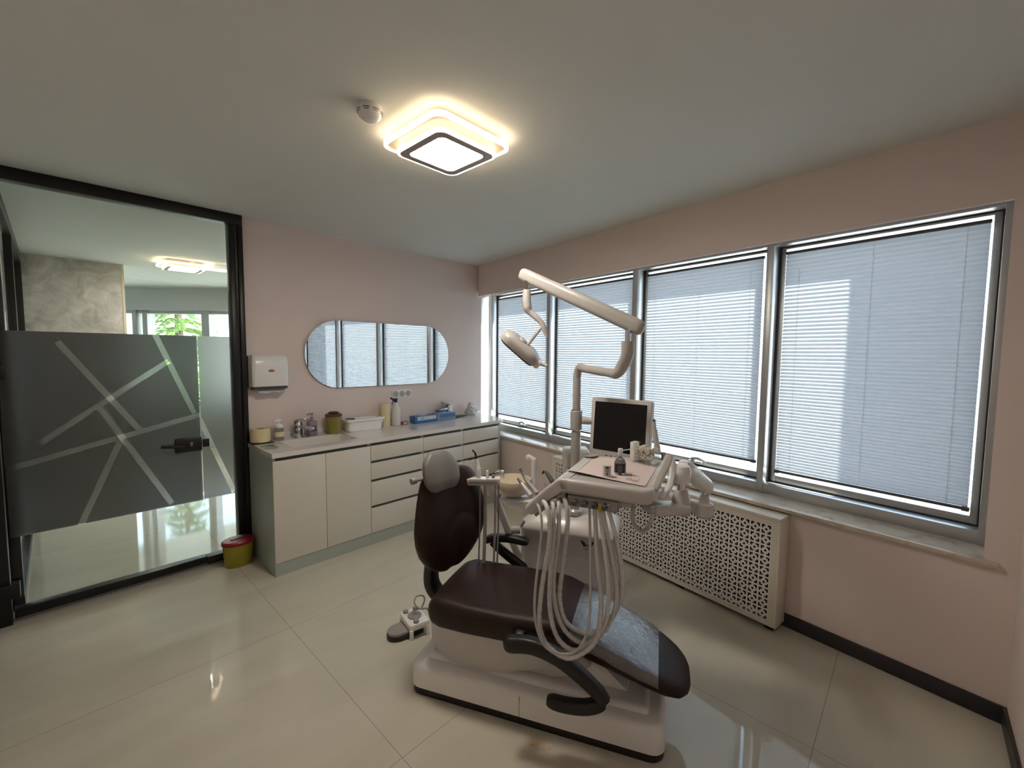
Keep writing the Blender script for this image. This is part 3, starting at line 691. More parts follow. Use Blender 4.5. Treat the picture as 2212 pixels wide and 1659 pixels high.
def mixer(x, y, label, s=1.0, ang=-PI/2, m=CHROME):
    t = thing('mixer_tap', label, 'tap', Vector((x, y, TOP)))
    d = Vector((math.cos(ang), math.sin(ang), 0)); n = Vector((-d.y, d.x, 0)); o = Vector((x, y, TOP))
    Mx = basis(o, n, d, (0, 0, 1))
    bm = NB(); box(bm, -.028*s, .028*s, -.028*s, .028*s, 0, .006*s, bev=.002, M=Mx); box(bm, -.023*s, .023*s, -.023*s, .023*s, .006*s, .118*s, bev=.004, M=Mx); obj('body', bm, m, t)
    bm = NB(); Ms = Mx @ Matrix.Translation((0, .02*s, .085*s)) @ Matrix.Rotation(math.radians(-8), 4, 'X'); box(bm, -.018*s, .018*s, 0, .115*s, -.011*s, .011*s, bev=.004, M=Ms); obj('spout', bm, m, t)
    bm = NB(); Ms = Mx @ Matrix.Translation((0, -.022*s, .126*s)) @ Matrix.Rotation(math.radians(9), 4, 'X'); box(bm, -.022*s, .022*s, 0, .095*s, -.004*s, .006*s, bev=.003, M=Ms); box(bm, -.02*s, .02*s, 0.0, .04*s, -.010*s, -.003*s, bev=.002, M=Ms); obj('lever', bm, m, t)
mixer(at(642, -.045), -.06, 'chrome mixer tap standing behind the sink', 1.12, -PI/2+.55)
x, y = at(672, -.045), -.065
t = thing('soap_bottle', 'lilac soap bottle with a metal pump next to the chrome sink tap', 'soap bottle', Vector((x, y, TOP)))
bm = NB(); loft(bm, [[Vector((x+a*s, y+b*s*.8, TOP+z)) for a, b in rrect(-.038, .038, -.038, .038, .015, 4)] for z, s in ((0, .94), (.004, 1), (.115, 1), (.126, .85), (.13, .5))]); obj('bottle', bm, mat('lilac_soap', (0.42, 0.36, 0.47), 0.12, trans=0.45, var=.02), t)
bm = NB(); box(bm, x-.020, x+.022, y-.0318, y-.0306, TOP+.04, TOP+.085); obj('label', bm, mat('dark_label', (0.03, 0.03, 0.06), 0.5), t)
bm = NB(); lathe(bm, [(0, .1305), (.017, .1305), (.017, .152), (.010, .160), (0, .16)], (x, y, TOP), 20); pump_head(bm, x, y, TOP+.158, 1.0, PI*.9); obj('pump', bm, STEEL, t)
# olive sharps bin on the worktop
OLIVE = mat('olive_plastic', (0.235, 0.215, 0.050), 0.38, var=0.05); RLID = mat('dark_red_lid', (0.13, 0.030, 0.020), 0.4, var=.06); BLID = mat('black_brown_lid', (0.016, 0.010, 0.009), 0.4)
x, y = at(721, -.085), -.085
t = thing('sharps_container', 'round olive sharps container with a dark lid on the worktop', 'sharps bin', Vector((x, y, TOP)))
bm = NB(); lathe(bm, [(0, 0), (.058, 0), (.062, .005), (.068, .150), (0, .150)], (x, y, TOP), 40); obj('tub', bm, OLIVE, t)
bm = NB(); lathe(bm, [(0, .1505), (.068, .1505), (.072, .153), (.072, .168), (.060, .176), (0, .177)], (x, y, TOP), 40); obj('rim', bm, RLID, t)
bm = NB(); lathe(bm, [(0, .1775), (.042, .1775), (.044, .181), (.042, .190), (.030, .194), (0, .194)], (x, y, TOP), 32); obj('cap', bm, BLID, t)
# white box with a lid
xa, xb = at(744, -.11), at(823, -.11); ya, yb = -.185, -.03
t = thing('storage_box', 'white plastic storage box with a clip-on lid beside the olive bin', 'box', Vector(((xa+xb)/2, (ya+yb)/2, TOP)))
bm = NB(); loft(bm, [[Vector((px, py, TOP+z)) for px, py in rrect(xa+d, xb-d, ya+d, yb-d, .028, 5)] for z, d in ((0, .022), (.004, .018), (.088, .010), (.088, .004), (.094, .004))]); obj('tub', bm, WPLA, t)
bm = NB(); prism(bm, rrect(xa-.004, xb+.004, ya-.004, yb+.004, .025, 5), TOP+.0945, TOP+.112, bev=.003); box(bm, xa+.08, xb-.06, ya+.05, yb-.04, TOP+.112, TOP+.121, bev=.004); box(bm, xb-.012, xb+.014, ya+.05, yb-.05, TOP+.06, TOP+.108, bev=.004); obj('lid', bm, WPLA, t)
bm = NB(); zz = TOP+.1185; tube(bm, [(xa+.02, ya+.07, zz), (xa+.075, ya+.045, zz)], .006, 8); lathe(bm, [(0, 0), (.010, 0), (.010, .008), (0, .008)], (xa+.02, ya+.07, TOP+.1125), 12); lathe(bm, [(0, 0), (.010, 0), (.010, .008), (0, .008)], (xa+.075, ya+.045, TOP+.1125), 12)
obj('bite_block_tool', bm, BPLA, None, label='small black hand tool lying on the white storage box', cat='tool')
# tall film roll, spray bottle, pink box
x, y = at(831, -.05), -.062
t = thing('barrier_film_roll', 'tall cream film roll standing behind the white storage box', 'film roll', Vector((x, y, TOP)))
bm = NB(); lathe(bm, [(.020, 0), (.046, 0), (.048, .003), (.048, .222), (.046, .225), (.022, .225), (.020, .22)], (x, y, TOP), 36); bmesh.ops.delete(bm, geom=[f for f in bm.faces if len(f.verts) > 4], context='FACES'); obj('roll', bm, FILMY, t)
bm = NB(); lathe(bm, [(0, .0), (.0195, 0), (.0195, .21), (0, .21)], (x, y, TOP), 20); obj('core', bm, CREAM, t)
x, y = at(854, -.075), -.085; NAVY = mat('navy_plastic', (0.012, 0.012, 0.05), 0.4)
t = thing('spray_bottle', 'white spray bottle with a navy trigger by the tall cream roll', 'spray bottle', Vector((x, y, TOP)))
bm = NB(); lathe(bm, [(0, 0), (.045, 0), (.048, .005), (.048, .125), (.044, .150), (.022, .205), (.016, .215), (.016, .228), (0, .228)], (x, y, TOP), 36); obj('bottle', bm, mat('milky_plastic', (0.66, 0.64, 0.60), 0.3, var=.02), t)
bm = NB(); lathe(bm, [(0, .2285), (.018, .2285), (.018, .245), (.012, .250), (0, .25)], (x, y, TOP), 16)
box(bm, x-.035, x+.018, y-.011, y+.011, TOP+.248, TOP+.268, bev=.004); tube(bm, [(x-.032, y, TOP+.262), (x-.056, y, TOP+.272)], .009, 10); tube(bm, crs([(x-.02, y, TOP+.252), (x-.036, y, TOP+.235), (x-.040, y, TOP+.205)], 4), .005, 8); obj('trigger', bm, NAVY, t)
x, y = at(873, -.10), -.11
t = thing('small_box', 'tiny pink and white box by the spray bottle', 'box', Vector((x, y, TOP)))
bm = NB(); box(bm, x-.033, x+.033, y-.018, y+.018, TOP, TOP+.030, bev=.002); obj('carton', bm, mat('pink_card', (0.33, 0.09, 0.11), 0.5), t)
bm = NB(); box(bm, x-.022, x+.022, y-.0188, y-.0181, TOP+.008, TOP+.022); obj('label', bm, PAPER, t)
# glove boxes
BLUE = mat('glove_box_blue', (0.045, 0.15, 0.36), 0.45, var=.04); GBL = mat('glove_box_grey_blue', (0.20, 0.27, 0.38), 0.45, var=.04); LBL = mat('pale_print', (0.55, 0.60, 0.66), 0.5)
def text_mesh(s, size, M, m, name, parent):
    cu = bpy.data.curves.new(name, 'FONT'); cu.body = s; cu.size = size; cu.extrude = .0003; cu.align_x = 'CENTER'; cu.align_y = 'CENTER'
    ob = bpy.data.objects.new('tmp_text', cu); COL.objects.link(ob)
    dg = bpy.context.evaluated_depsgraph_get(); me = bpy.data.meshes.new_from_object(ob.evaluated_get(dg)); bpy.data.objects.remove(ob)
    bm = NB(); bm.from_mesh(me); bpy.data.meshes.remove(me); bm.transform(M)
    return obj(name, bm, m, parent, smooth=0)
def glove_box(x0, x1, y, h, dep_, label, mb, mt, txt):
    t = thing('glove_box', label, 'glove box', Vector(((x0+x1)/2, y, TOP)), 'glove boxes')
    bm = NB(); box(bm, x0, x1, y-dep_/2, y+dep_/2, TOP, TOP+h, bev=.0015); obj('carton', bm, mb, t)
    bm = NB(); box(bm, x0+.03, x1-.004, y-dep_/2-.0008, y-dep_/2-.0002, TOP+h*.42, TOP+h*.92); obj('label', bm, mt, t)
    Mt = basis(((x0+x1)/2-.03, y-dep_/2-.0012, TOP+h*.66), (1, 0, 0), (0, 0, 1), (0, -1, 0))
    text_mesh(txt, h*.36, Mt, NAVY, 'lettering', t)
    bm = NB(); prism(bm, [((x0+x1)/2+.05*math.cos(2*PI*k/20), y+.018*math.sin(2*PI*k/20)) for k in range(20)], TOP+h+.0002, TOP+h+.0008); obj('opening', bm, PAPER, t)
    return t
glove_box(at(888, -.10), at(934, -.10), -.124, .074, .10, 'blue and white glove box beside the pink box, nearer the sink', BLUE, LBL, 'ASP   L')
g2 = glove_box(at(935, -.10), at(974, -.10), -.128, .078, .10, 'grey-blue glove box with a blue glove poking out', GBL, BLUE, 'L')
x = at(953, -.09); bm = NB()
for k in range(4):
    a = k*1.3; tube(bm, crs([(x-.02+.012*k, -.085, TOP+.080), (x-.015+.012*k, -.088, TOP+.094+.004*(k % 2)), (x+.005+.010*k, -.092, TOP+.090)], 4), [.009]*5+[.007]*4, 8)
obj('glove', bm, mat('blue_nitrile', (0.06, 0.22, 0.62), 0.45), None, label='blue glove poking out of the grey-blue glove box', cat='glove')
mixer(at(968, -.02), -.036, 'dark steel tap behind the glove boxes at the window end', 1.22, PI*.95, STEEL)
# dark pouches and the plastic bag
for k, (dx, dy, rz, lb, m) in enumerate(((.0, -.10, .3, 'dark sterilising pouch lying beside the glove boxes', DGPL), (.055, -.08, -.2, 'dark green pouch next to the crumpled plastic bag', mat('dark_green_pouch', (0.012, 0.04, 0.035), 0.4)))):
    x = at(990, -.1)+dx; bm = NB(); Mx = Matrix.Translation((x, dy, TOP+.001+.0065*k)) @ Matrix.Rotation(rz, 4, 'Z')
    box(bm, -.06, .06, -.035, .035, 0, .006, bev=.002, M=Mx); obj('pouch', bm, m, None, label=lb, cat='pouch', group='pouches on the worktop')
x, y = at(1016, -.06), -.075; bm = NB(); t = bmesh.new(); bmesh.ops.create_icosphere(t, subdivisions=5, radius=1.0)
for v in t.verts:
    n = v.co.normalized(); d = 1+.20*noise.noise(n*2.2)+.10*noise.noise(n*5+Vector((3, 1, 2)))+.05*abs(noise.noise(n*11))
    v.co = Vector((n.x*.080*d, n.y*.055*d, max(n.z*.055*d, -.048)))
merge(bm, t, Matrix.Translation((x, y, TOP+.0485)))
t = bmesh.new(); bmesh.ops.create_icosphere(t, subdivisions=4, radius=1.0)
for v in t.verts:
    n = v.co.normalized(); d = 1+.25*noise.noise(n*2.5+Vector((7, 2, 0)))+.12*noise.noise(n*6); v.co = Vector((n.x*.040*d, n.y*.020*d, n.z*.045*d))
merge(bm, t, Matrix.Translation((x-.012, y, TOP+.105)))
obj('plastic_bag', bm, thinmat('crumpled_film', (0.82, 0.80, 0.78), (0.8, 0.8, 0.8), .45, .15), None, label='crumpled white plastic bag at the window end of the worktop', cat='plastic bag')

# ------------------------------------------------------------------ radiator cover
rc = thing('radiator_cover', 'cream radiator cover with a cut-out lattice front below the windows', 'radiator cover', M_WIN @ Matrix.Translation((-.07, -2.43, 0)))
RM = mat('cover_cream', (0.72, 0.67, 0.57), 0.32, var=.02, scale=4, coat=.1); RP = mat('lattice_white', (0.80, 0.76, 0.72), 0.4, var=.02, scale=6)
S0, S1, D0, D1, Z0, Z1 = -3.388, -1.470, -.142, -.001, .030, .690
bm = NB()
box(bm, D0, D1, S0, S1, Z1-.020, Z1, bev=.002, M=M_WIN)
for a, b in ((S0, S0+.018), (S1-.018, S1)): box(bm, D0, D1-.012, a, b, Z0, Z1-.0205, bev=.001, M=M_WIN)
for a, b in ((S0+.018, S0+.045), (S1-.045, S1-.018)): box(bm, D0, D0+.018, a, b, Z0, Z1-.0205, M=M_WIN)
box(bm, D0, D0+.018, S0+.045, S1-.045, Z0, Z0+.028, M=M_WIN); box(bm, D0, D0+.018, S0+.045, S1-.045, Z1-.05, Z1-.0205, M=M_WIN)
obj('casing', bm, RM, rc)
pa, pb, za, zb = S0+.046, S1-.046, Z0+.029, Z1-.051
nx, nz = 30, 9
bp = [0, .085, .24, .40, .60, .76, .915, 1]
holes = {(1,1),(1,2),(2,1),(5,1),(4,1),(5,2),(1,5),(1,4),(2,5),(5,5),(4,5),(5,4),(3,3)}
xs = [pa+(pb-pa)*(i+f)/nx for i in range(nx) for f in bp[:-1]]+[pb]; zs = [za+(zb-za)*(j+f)/nz for j in range(nz) for f in bp[:-1]]+[zb]
bm = NB(); V = {}
def vv(i, j):
    if (i, j) not in V: V[(i, j)] = bm.verts.new((D0+.004, xs[i], zs[j]))
    return V[(i, j)]
for i in range(len(xs)-1):
    for j in range(len(zs)-1):
        if (i % 7, j % 7) in holes: continue
        bm.faces.new((vv(i, j), vv(i, j+1), vv(i+1, j+1), vv(i+1, j)))
bmesh.ops.dissolve_limit(bm, angle_limit=.01, verts=bm.verts[:], edges=bm.edges[:])
r = bmesh.ops.extrude_face_region(bm, geom=bm.faces[:]); bmesh.ops.translate(bm, vec=(.003, 0, 0), verts=[v for v in r['geom'] if isinstance(v, bmesh.types.BMVert)])
bm.transform(M_WIN); obj('lattice_panel', bm, RP, rc, smooth=0)
for s in (S0+.045, S0+.62, S0+1.25, S1-.06):
    bm = NB(); box(bm, D0+.025, D0+.065, s-.025, s+.025, .0005, Z0+.002, bev=.003, M=M_WIN); obj('foot', bm, BPLA, rc)
# what stands inside: the radiator, its colour blackened as the shade behind the lattice
ra = thing('radiator', 'shade-blackened radiator body glimpsed through the lattice of its cover', 'radiator', M_WIN @ Matrix.Translation((-.05, -2.43, .1)))
RADM = mat('radiator_shade_black', (0.010, 0.009, 0.009), 0.8)
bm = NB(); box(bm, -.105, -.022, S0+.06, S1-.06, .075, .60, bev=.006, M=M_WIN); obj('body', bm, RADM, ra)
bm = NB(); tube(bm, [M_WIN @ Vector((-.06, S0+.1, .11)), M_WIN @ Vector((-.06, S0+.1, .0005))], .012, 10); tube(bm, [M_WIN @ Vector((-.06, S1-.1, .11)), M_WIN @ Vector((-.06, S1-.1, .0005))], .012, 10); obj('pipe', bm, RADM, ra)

# ------------------------------------------------------------------ things on the floor by the door
YEL = mat('sharps_yellow', (0.30, 0.25, 0.022), 0.4, var=.05); RED = mat('sharps_red', (0.26, 0.012, 0.03), 0.35, var=.05)
bx, by = -2.592, -.075
t = thing('sharps_container', 'oval yellow sharps container with a red lid on the floor by the glass partition', 'sharps bin', Vector((bx, -.125, 0)))
by = -.125
def oval(a, b, z, n=32): return [Vector((bx+a*math.cos(2*PI*k/n), by+b*math.sin(2*PI*k/n), z)) for k in range(n)]
bm = NB(); loft(bm, [oval(.088, .066, .0008), oval(.092, .070, .006), oval(.103, .079, .168), oval(.103, .079, .170)]); obj('tub', bm, YEL, t)
bm = NB(); loft(bm, [oval(.106, .082, .1705), oval(.110, .086, .174), oval(.110, .086, .190), oval(.100, .078, .200), oval(.055, .042, .203)]); obj('lid', bm, RED, t)
bm = NB(); box(bm, bx-.05, bx+.045, by-.012, by+.022, .2035, .209, bev=.002); obj('slot_cover', bm, DGPL, t)
bm = NB(); prism(bm, [(bx-.045, by+.025), (bx+.04, by+.022), (bx+.03, by+.05), (bx-.03, by+.055)], .2035, .2065); obj('sticker', bm, PAPER, t)
for px, py, lb in ((393, 1250, 'clear door stop on the floor, further out from the glass'), (428, 1224, 'small grey door stop close to the partition rail')):
    p = onz(px, py, 0.012); bm = NB(); lathe(bm, [(0, .0004), (.016, .0004), (.017, .003), (.015, .024), (.012, .028), (0, .028)], (p.x, p.y, 0), 20)
    obj('door_stop', bm, ACRYL if px == 393 else GPLA, None, label=lb, cat='door stop', group='door stops')
# torn scrap by the chair base
p = onz(1167, 1609, 0); bm = NB(); rg = random.Random(5)
pts = []
for k in range(26):
    a = 2*PI*k/26; r = .5*(1+.35*rg.uniform(-1, 1)); u, v = math.cos(a)*r*.095, math.sin(a)*r*.042
    q = Vector((.5, -.86, 0))*u + Vector((.86, .5, 0))*v; pts.append((p.x+q.x, p.y+q.y))
prism(bm, pts, .0004, .0016); obj('torn_scrap', bm, mat('tan_scrap', (0.62, 0.52, 0.36), 0.8, var=.12, scale=60), None, label='torn tan scrap lying on the floor beside the chair base', cat='scrap')

# ------------------------------------------------------------------ dental chair (frame: p head to foot, q away from the camera, z up)
ch = thing('dental_chair', 'brown leather dental chair with grey headrest on a white floor base', 'dental chair', M_CHAIR @ Matrix.Translation((.55, .24, 0)))
def CP(name, bm, m, parent=ch, smooth=40, **k): bm.transform(M_CHAIR); return obj(name, bm, m, parent, smooth, **k)
def lerp(tab, x):
    for (a, b) in zip(tab, tab[1:]):
        if x <= b[0]:
            t = (x-a[0])/(b[0]-a[0]); t = max(0, min(1, t)); t = t*t*(3-2*t)
            return [u+(v-u)*t for u, v in zip(a[1:], b[1:])]
    return list(tab[-1][1:])
def lin(tab, x):
    for (a, b) in zip(tab, tab[1:]):
        if x <= b[0]:
            t = max(0, min(1, (x-a[0])/(b[0]-a[0]))); return [u+(v-u)*t for u, v in zip(a[1:], b[1:])]
    return list(tab[-1][1:])
# base
bm = NB(); prism(bm, rrect(.004, 1.166, .004, .496, .06, 6), .0008, .036); CP('base_skirt', bm, BPLA)
bm = NB()
def base_ring(z, d, r): return [Vector((x, y, z)) for x, y in rrect(d, 1.17-d, d, .5-d, max(r-d, .02), 7)]
loft(bm, [base_ring(.0365, 0, .06), base_ring(.100, .001, .06), base_ring(.122, .004, .06), base_ring(.136, .012, .065), base_ring(.143, .026, .07), base_ring(.146, .046, .08), base_ring(.1475, .066, .08), base_ring(.160, .074, .08), base_ring(.165, .082, .09), base_ring(.166, .092, .09)])
CP('base_cover', bm, WPLA)
bm = NB(); box(bm, .5605, .5625, -.0006, .004, .037, .128); CP('base_seam', bm, DGPL)
# white shell under the seat: a bellied hull
bm = NB(); tab = [(.05, .185, .10), (.09, .165, .17), (.20, .140, .215), (.36, .138, .22), (.50, .160, .215), (.66, .215, .20), (.76, .28, .17)]
rings = []
for k in range(29):
    p = .05+.71*k/28; zb, hw = lin(tab, p); zt = .385; cq = .235
    rings.append([Vector((p, cq+hw*c, z)) for c, z in ((-1, zt), (-1, zt-.06), (-.98, (zt+zb)/2), (-.90, zb+.035), (-.7, zb+.006), (0, zb), (.7, zb+.006), (.90, zb+.035), (.98, (zt+zb)/2), (1, zt-.06), (1, zt))])
loft(bm, rings); CP('seat_shell', bm, WPLB, smooth=50)
# lifting arm between the base and the shell
bm = NB(); prism(bm, [(.32, .166), (.66, .166), (.80, .20), (.86, .27), (.80, .33), (.60, .33), (.44, .25)], -.13, .13, bev=.012, M=Matrix.Translation((0, .235, 0)) @ Matrix.Rotation(PI/2, 4, 'X')); CP('lift_arm', bm, WPLB)
bm = NB(); prism(bm, [(.72, .1685), (1.02, .1685), (1.0, .185), (.86, .30), (.80, .30)], -.10, .10, bev=.012, M=Matrix.Translation((0, .235, 0)) @ Matrix.Rotation(PI/2, 4, 'X')); CP('lift_cover', bm, WPLA)
# seat and legrest: one upholstered piece
#        p    half  zTop  zBot  crown
ST = [(.085, .195, .440, .375, .008), (.11, .222, .468, .350, .010), (.16, .236, .485, .345, .012), (.30, .243, .482, .348, .004), (.50, .243, .484, .355, .006), (.62, .238, .488, .372, .010),
      (.70, .230, .484, .378, .012), (.80, .220, .452, .358, .012), (.95, .208, .392, .312, .012), (1.08, .196, .338, .268, .012), (1.16, .180, .304, .240, .010), (1.22, .150, .275, .222, .008), (1.255, .105, .255, .220, .004), (1.268, .050, .244, .224, .001)]
def seat_ring(p, off=0.0, n=18, side=1.0):
    hw, zt, zb, cr = lin(ST, p); cq = .237; r = min(.034, (zt-zb)*.46, hw*.5); hw += off; zt += off
    prof = [(-hw+r*.6, zb), (-hw+r*.15, zb+r*.2), (-hw, zb+r*.7), (-hw, zt-r*1.15), (-hw+r*.10, zt-r*.62), (-hw+r*.36, zt-r*.24), (-hw+r*.85, zt-r*.03)]
    top = []
    for k in range(1, 12):
        u = -1+2*k/12; x = (hw-r*.85)*u; saddle = cr*(1-u*u)
        if .12 < p < .75: saddle -= .010*(1-u*u)*math.sin(PI*(p-.12)/.63)
        top.append((x, zt-r*.03+saddle))
    full = prof+top+[(-x, z) for x, z in reversed(prof)]
    return [Vector((p, cq+x, z)) for x, z in full]
ps = []
for (a, b) in zip(ST, ST[1:]):
    m = max(2, int((b[0]-a[0])/.012))
    for k in range(m): ps.append(a[0]+(b[0]-a[0])*k/m)
ps.append(ST[-1][0])
bm = NB(); loft(bm, [seat_ring(p) for p in ps]); CP('seat', bm, LEATH, smooth=60)
sub = COL.objects['seat']; md = sub.modifiers.new('soft', 'SMOOTH'); md.iterations = 3; md.factor = .5
bm = NB()
cpts = [Vector((.335+.012*math.sin(k*.4), q, 0)) for k, q in enumerate([.02+.022*j for j in range(20)])]
for f0 in (0,):
    line = []
    for v in cpts:
        p = v.x; hw, zt, zb, cr = lin(ST, p); u = (v.y-.237)/hw
        line.append(Vector((p, v.y, zt-.006+cr*(1-u*u)-.010*(1-u*u)*math.sin(PI*(p-.12)/.63)-(.006 if abs(u) > .86 else 0))))
    tube(bm, line, .0018, 6)
CP('seat_seam', bm, BPLA)
# clear foil over the legrest
bm = NB(); P0_, P1_ = .775, 1.135
rows = []
for k in range(40):
    p = P0_+(P1_-P0_)*k/39
    ring = seat_ring(p, .004); rows.append([bm.verts.new(v+Vector((0, 0, .0015*math.sin(p*70+j*1.9)))) for j, v in enumerate(ring[3:-3])])
for a, b in zip(rows, rows[1:]):
    for j in range(len(a)-1): bm.faces.new((a[j], b[j], b[j+1], a[j+1]))
CP('legrest_foil', bm, FOIL, smooth=60, label='clear plastic foil over the legrest', recalc=False)
# back post
bm = NB(); pts = crs([(.20, .235, .33), (.06, .235, .36), (.00, .235, .42), (.0, .235, .52), (.02, .235, .62)], 6); rr = []
rings = []
for i, (p, (T, U, V)) in enumerate(zip(pts, frames(pts))):
    rings.append([p+Vector((T.z, 0, -T.x)).normalized()*x+Vector((0, 1, 0))*y for x, y in rrect(-.028, .028, -.045, .045, .018, 4)])
loft(bm, rings); CP('back_post', bm, BPLA)
# backrest: sections across, from bottom to top
#        z     half  centre p  thick  wing
BQ = .285
ROTB = Matrix.Translation((.08, .285, 0)) @ Matrix.Rotation(math.radians(-17), 4, 'Z') @ Matrix.Translation((-.08, -.285, 0))
def CPB(name, bm, m, parent=ch, smooth=40, **k): bm.transform(ROTB); return CP(name, bm, m, parent, smooth, **k)
BT = [(.500, .070, .070, .060, .002), (.520, .120, .073, .082, .004), (.56, .175, .077, .100, .008), (.63, .232, .083, .112, .014), (.70, .262, .086, .118, .018), (.77, .268, .084, .118, .018), (.84, .252, .078, .115, .016), (.90, .234, .070, .110, .014), (.95, .214, .063, .104, .012), (.985, .196, .058, .096, .008), (1.01, .168, .054, .080, .006), (1.025, .115, .052, .055, .004)]
def back_ring(z):
    hw, cp, th, wg = lin(BT, z); cq = BQ; out = []; n = 14
    for k in range(n+1):                          # front, from near side to far side
        u = -1+2*k/n; edge = (abs(u)**6); out.append(Vector((cp+th*.5*(1-.75*edge)+wg*abs(u)**2.2-.012*math.exp(-(u*3)**2), cq+hw*u*(1-.0*edge), z)))
    for k in range(n+1):
        u = 1-2*k/n; edge = (abs(u)**5); out.append(Vector((cp-th*.5*(1-.8*edge)+wg*.85*abs(u)**2.2, cq+hw*u*.995, z)))
    return out
zs = []
for a, b in zip(BT, BT[1:]):
    m = max(2, int((b[0]-a[0])/.012)); zs += [a[0]+(b[0]-a[0])*k/m for k in range(m)]
zs.append(BT[-1][0])
bm = NB(); loft(bm, [back_ring(z) for z in zs]); CPB('backrest', bm, LEATH, smooth=60)
md = COL.objects['backrest'].modifiers.new('soft', 'SMOOTH'); md.iterations = 6; md.factor = .5
# lumbar pad seam
bm = NB(); line = []
for k in range(29):
    a = PI*k/28; q = BQ+.03-.125*math.cos(a)*1.0; z = .60+.195*max(0.0, math.sin(a))**.8
    hw, cp, th, wg = lin(BT, z); u = (q-BQ)/hw
    line.append(Vector((cp+th*.5*(1-.75*abs(u)**6)+wg*abs(u)**2.2-.012*math.exp(-(u*3)**2)+.002, q, z)))
front = []
for p in line: front.append(p)
# the lumbar pad itself: a soft raised panel
pad = NB(); rows = []
for j in range(13):
    s = j/12; row = []
    for k in range(29):
        a = PI*k/28; q = BQ+.03-.125*math.cos(a)*(1-s*.999); z = .60+(.195*max(0.0, math.sin(a))**.8)*(1-s) if s < 1 else .60
        z = max(z, .575)
        hw, cp, th, wg = lin(BT, z); u = (q-BQ)/hw
        row.append(pad.verts.new((cp+th*.5*(1-.75*abs(u)**6)+wg*abs(u)**2.2-.012*math.exp(-(u*3)**2)+.001+.010*(1-(1-s)**6), q, z)))
    rows.append(row)
for a, b in zip(rows, rows[1:]):
    for k in range(28): pad.faces.new((a[k], a[k+1], b[k+1], b[k]))
CPB('lumbar_pad', pad, LEATH, smooth=60)
# headrest
HT = [(.945, .070, .030, .035), (.955, .096, .048, .045), (.99, .118, .068, .055), (1.04, .121, .072, .052), (1.085, .110, .066, .044), (1.115, .086, .052, .033), (1.135, .050, .028, .020)]
def head_ring(z):
    hw, th, cu = lin(HT, z)[0], lin(HT, z)[1], lin(HT, z)[2]; cp = .052+(z-1.03)*(-.25); cq = .208; n = 12
    f = [Vector((cp+.03+th*.55*(1-.8*abs(u)**4)+.02*abs(u)**2, cq+hw*u, z)) for u in [-1+2*k/n for k in range(n+1)]]
    b = [Vector((cp+.03-th*.55*(1-.8*abs(u)**4)+.012*abs(u)**2, cq+hw*u*.995, z)) for u in [1-2*k/n for k in range(n+1)]]
    return f+b
zs = [.945+.190*k/20 for k in range(21)]
bm = NB(); loft(bm, [head_ring(z) for z in zs]); CPB('headrest', bm, GREYP, smooth=60); hr = COL.objects['headrest']
md = hr.modifiers.new('soft', 'SMOOTH'); md.iterations = 3; md.factor = .5
bm = NB(); tube(bm, [(.035, .232, .93), (.022, .232, 1.0), (.025, .232, 1.04)], .014, 10); box(bm, .004, .05, .19, .275, .985, 1.045, bev=.010); CPB('headrest_bracket', bm, STEEL)
bm = NB(); tube(bm, [(.012, .17, .990), (.0, .120, .990)], .008, 10); tube(bm, [(.0, .124, .990), (-.006, .098, .988)], .016, 18); CPB('headrest_knob', bm, GPLA)
# armrests
def R0_(P, r):
    T = (P[1]-P[0]).normalized(); n = Vector((-T.z, 0, T.x)).normalized(); w = r[0]
    return [P[0]+n*x+Vector((0, 1, 0))*y for x, y in rrect(-w, w, -w*.8, w*.8, w*.5, 4)]
def arm(name, pts, r, pad, padr, label=None):
    bm = NB(); P = crs(pts, 7); rings = []
    for i, (p, (T, U, V)) in enumerate(zip(P, frames(P))):
        t = i/(len(P)-1); w = r[0]+(r[1]-r[0])*t; n = Vector((-T.z, 0, T.x)).normalized()
        rings.append([p+n*x+Vector((0, 1, 0))*y for x, y in rrect(-w, w, -w*.8, w*.8, w*.5, 4)])
    for e, k in ((.45, .92), (.8, .68), (.95, .35)):          # rounded knuckle at the hinge
        c = P[0]+(P[0]-P[1]).normalized()*r[0]*e; rings.insert(0, [c+(v-P[0])*k for v in R0_(P, r)])
    loft(bm, rings); a = CP(name, bm, BPLA, label=label)
    bm = NB(); P = crs(pad, 7); rings = []; m = len(P)
    for i, (p, (T, U, V)) in enumerate(zip(P, frames(P))):
        t = i/(m-1); e = 1-.35*(abs(2*t-1)**8); n = Vector((-T.z, 0, T.x)).normalized()
        rings.append([p+n*x+Vector((0, 1, 0))*y for x, y in rrect(-padr[0]*e, padr[0]*e, -padr[1]*e, padr[1]*e, padr[0]*e*.6, 4)])
    loft(bm, rings); o = obj_t(bm, 'arm_pad', a)
def obj_t(bm, name, par): bm.transform(M_CHAIR); return obj(name, bm, BPLA, par, 45)
arm('armrest', [(.545, -.07, .418), (.64, -.07, .430), (.74, -.07, .408), (.83, -.07, .360), (.905, -.07, .305), (.935, -.07, .268)], (.034, .026), [(.705, -.07, .213), (.78, -.07, .212), (.86, -.07, .226), (.935, -.07, .262)], (.025, .026))
bm = NB(); tube(bm, [(.555, -.07, .42), (.565, .02, .42)], .018, 12); box(bm, .545, .59, -.03, .10, .395, .44, bev=.008); CP('armrest_pivot', bm, BPLA)
arm('armrest', [(.40, .56, .418), (.345, .56, .452), (.27, .56, .50), (.215, .56, .545)], (.026, .024), [(.165, .56, .543), (.23, .56, .568), (.33, .56, .578), (.43, .56, .570)], (.021, .026))
bm = NB(); tube(bm, [(.40, .56, .42), (.41, .44, .40)], .018, 12); CP('armrest_pivot', bm, BPLA)

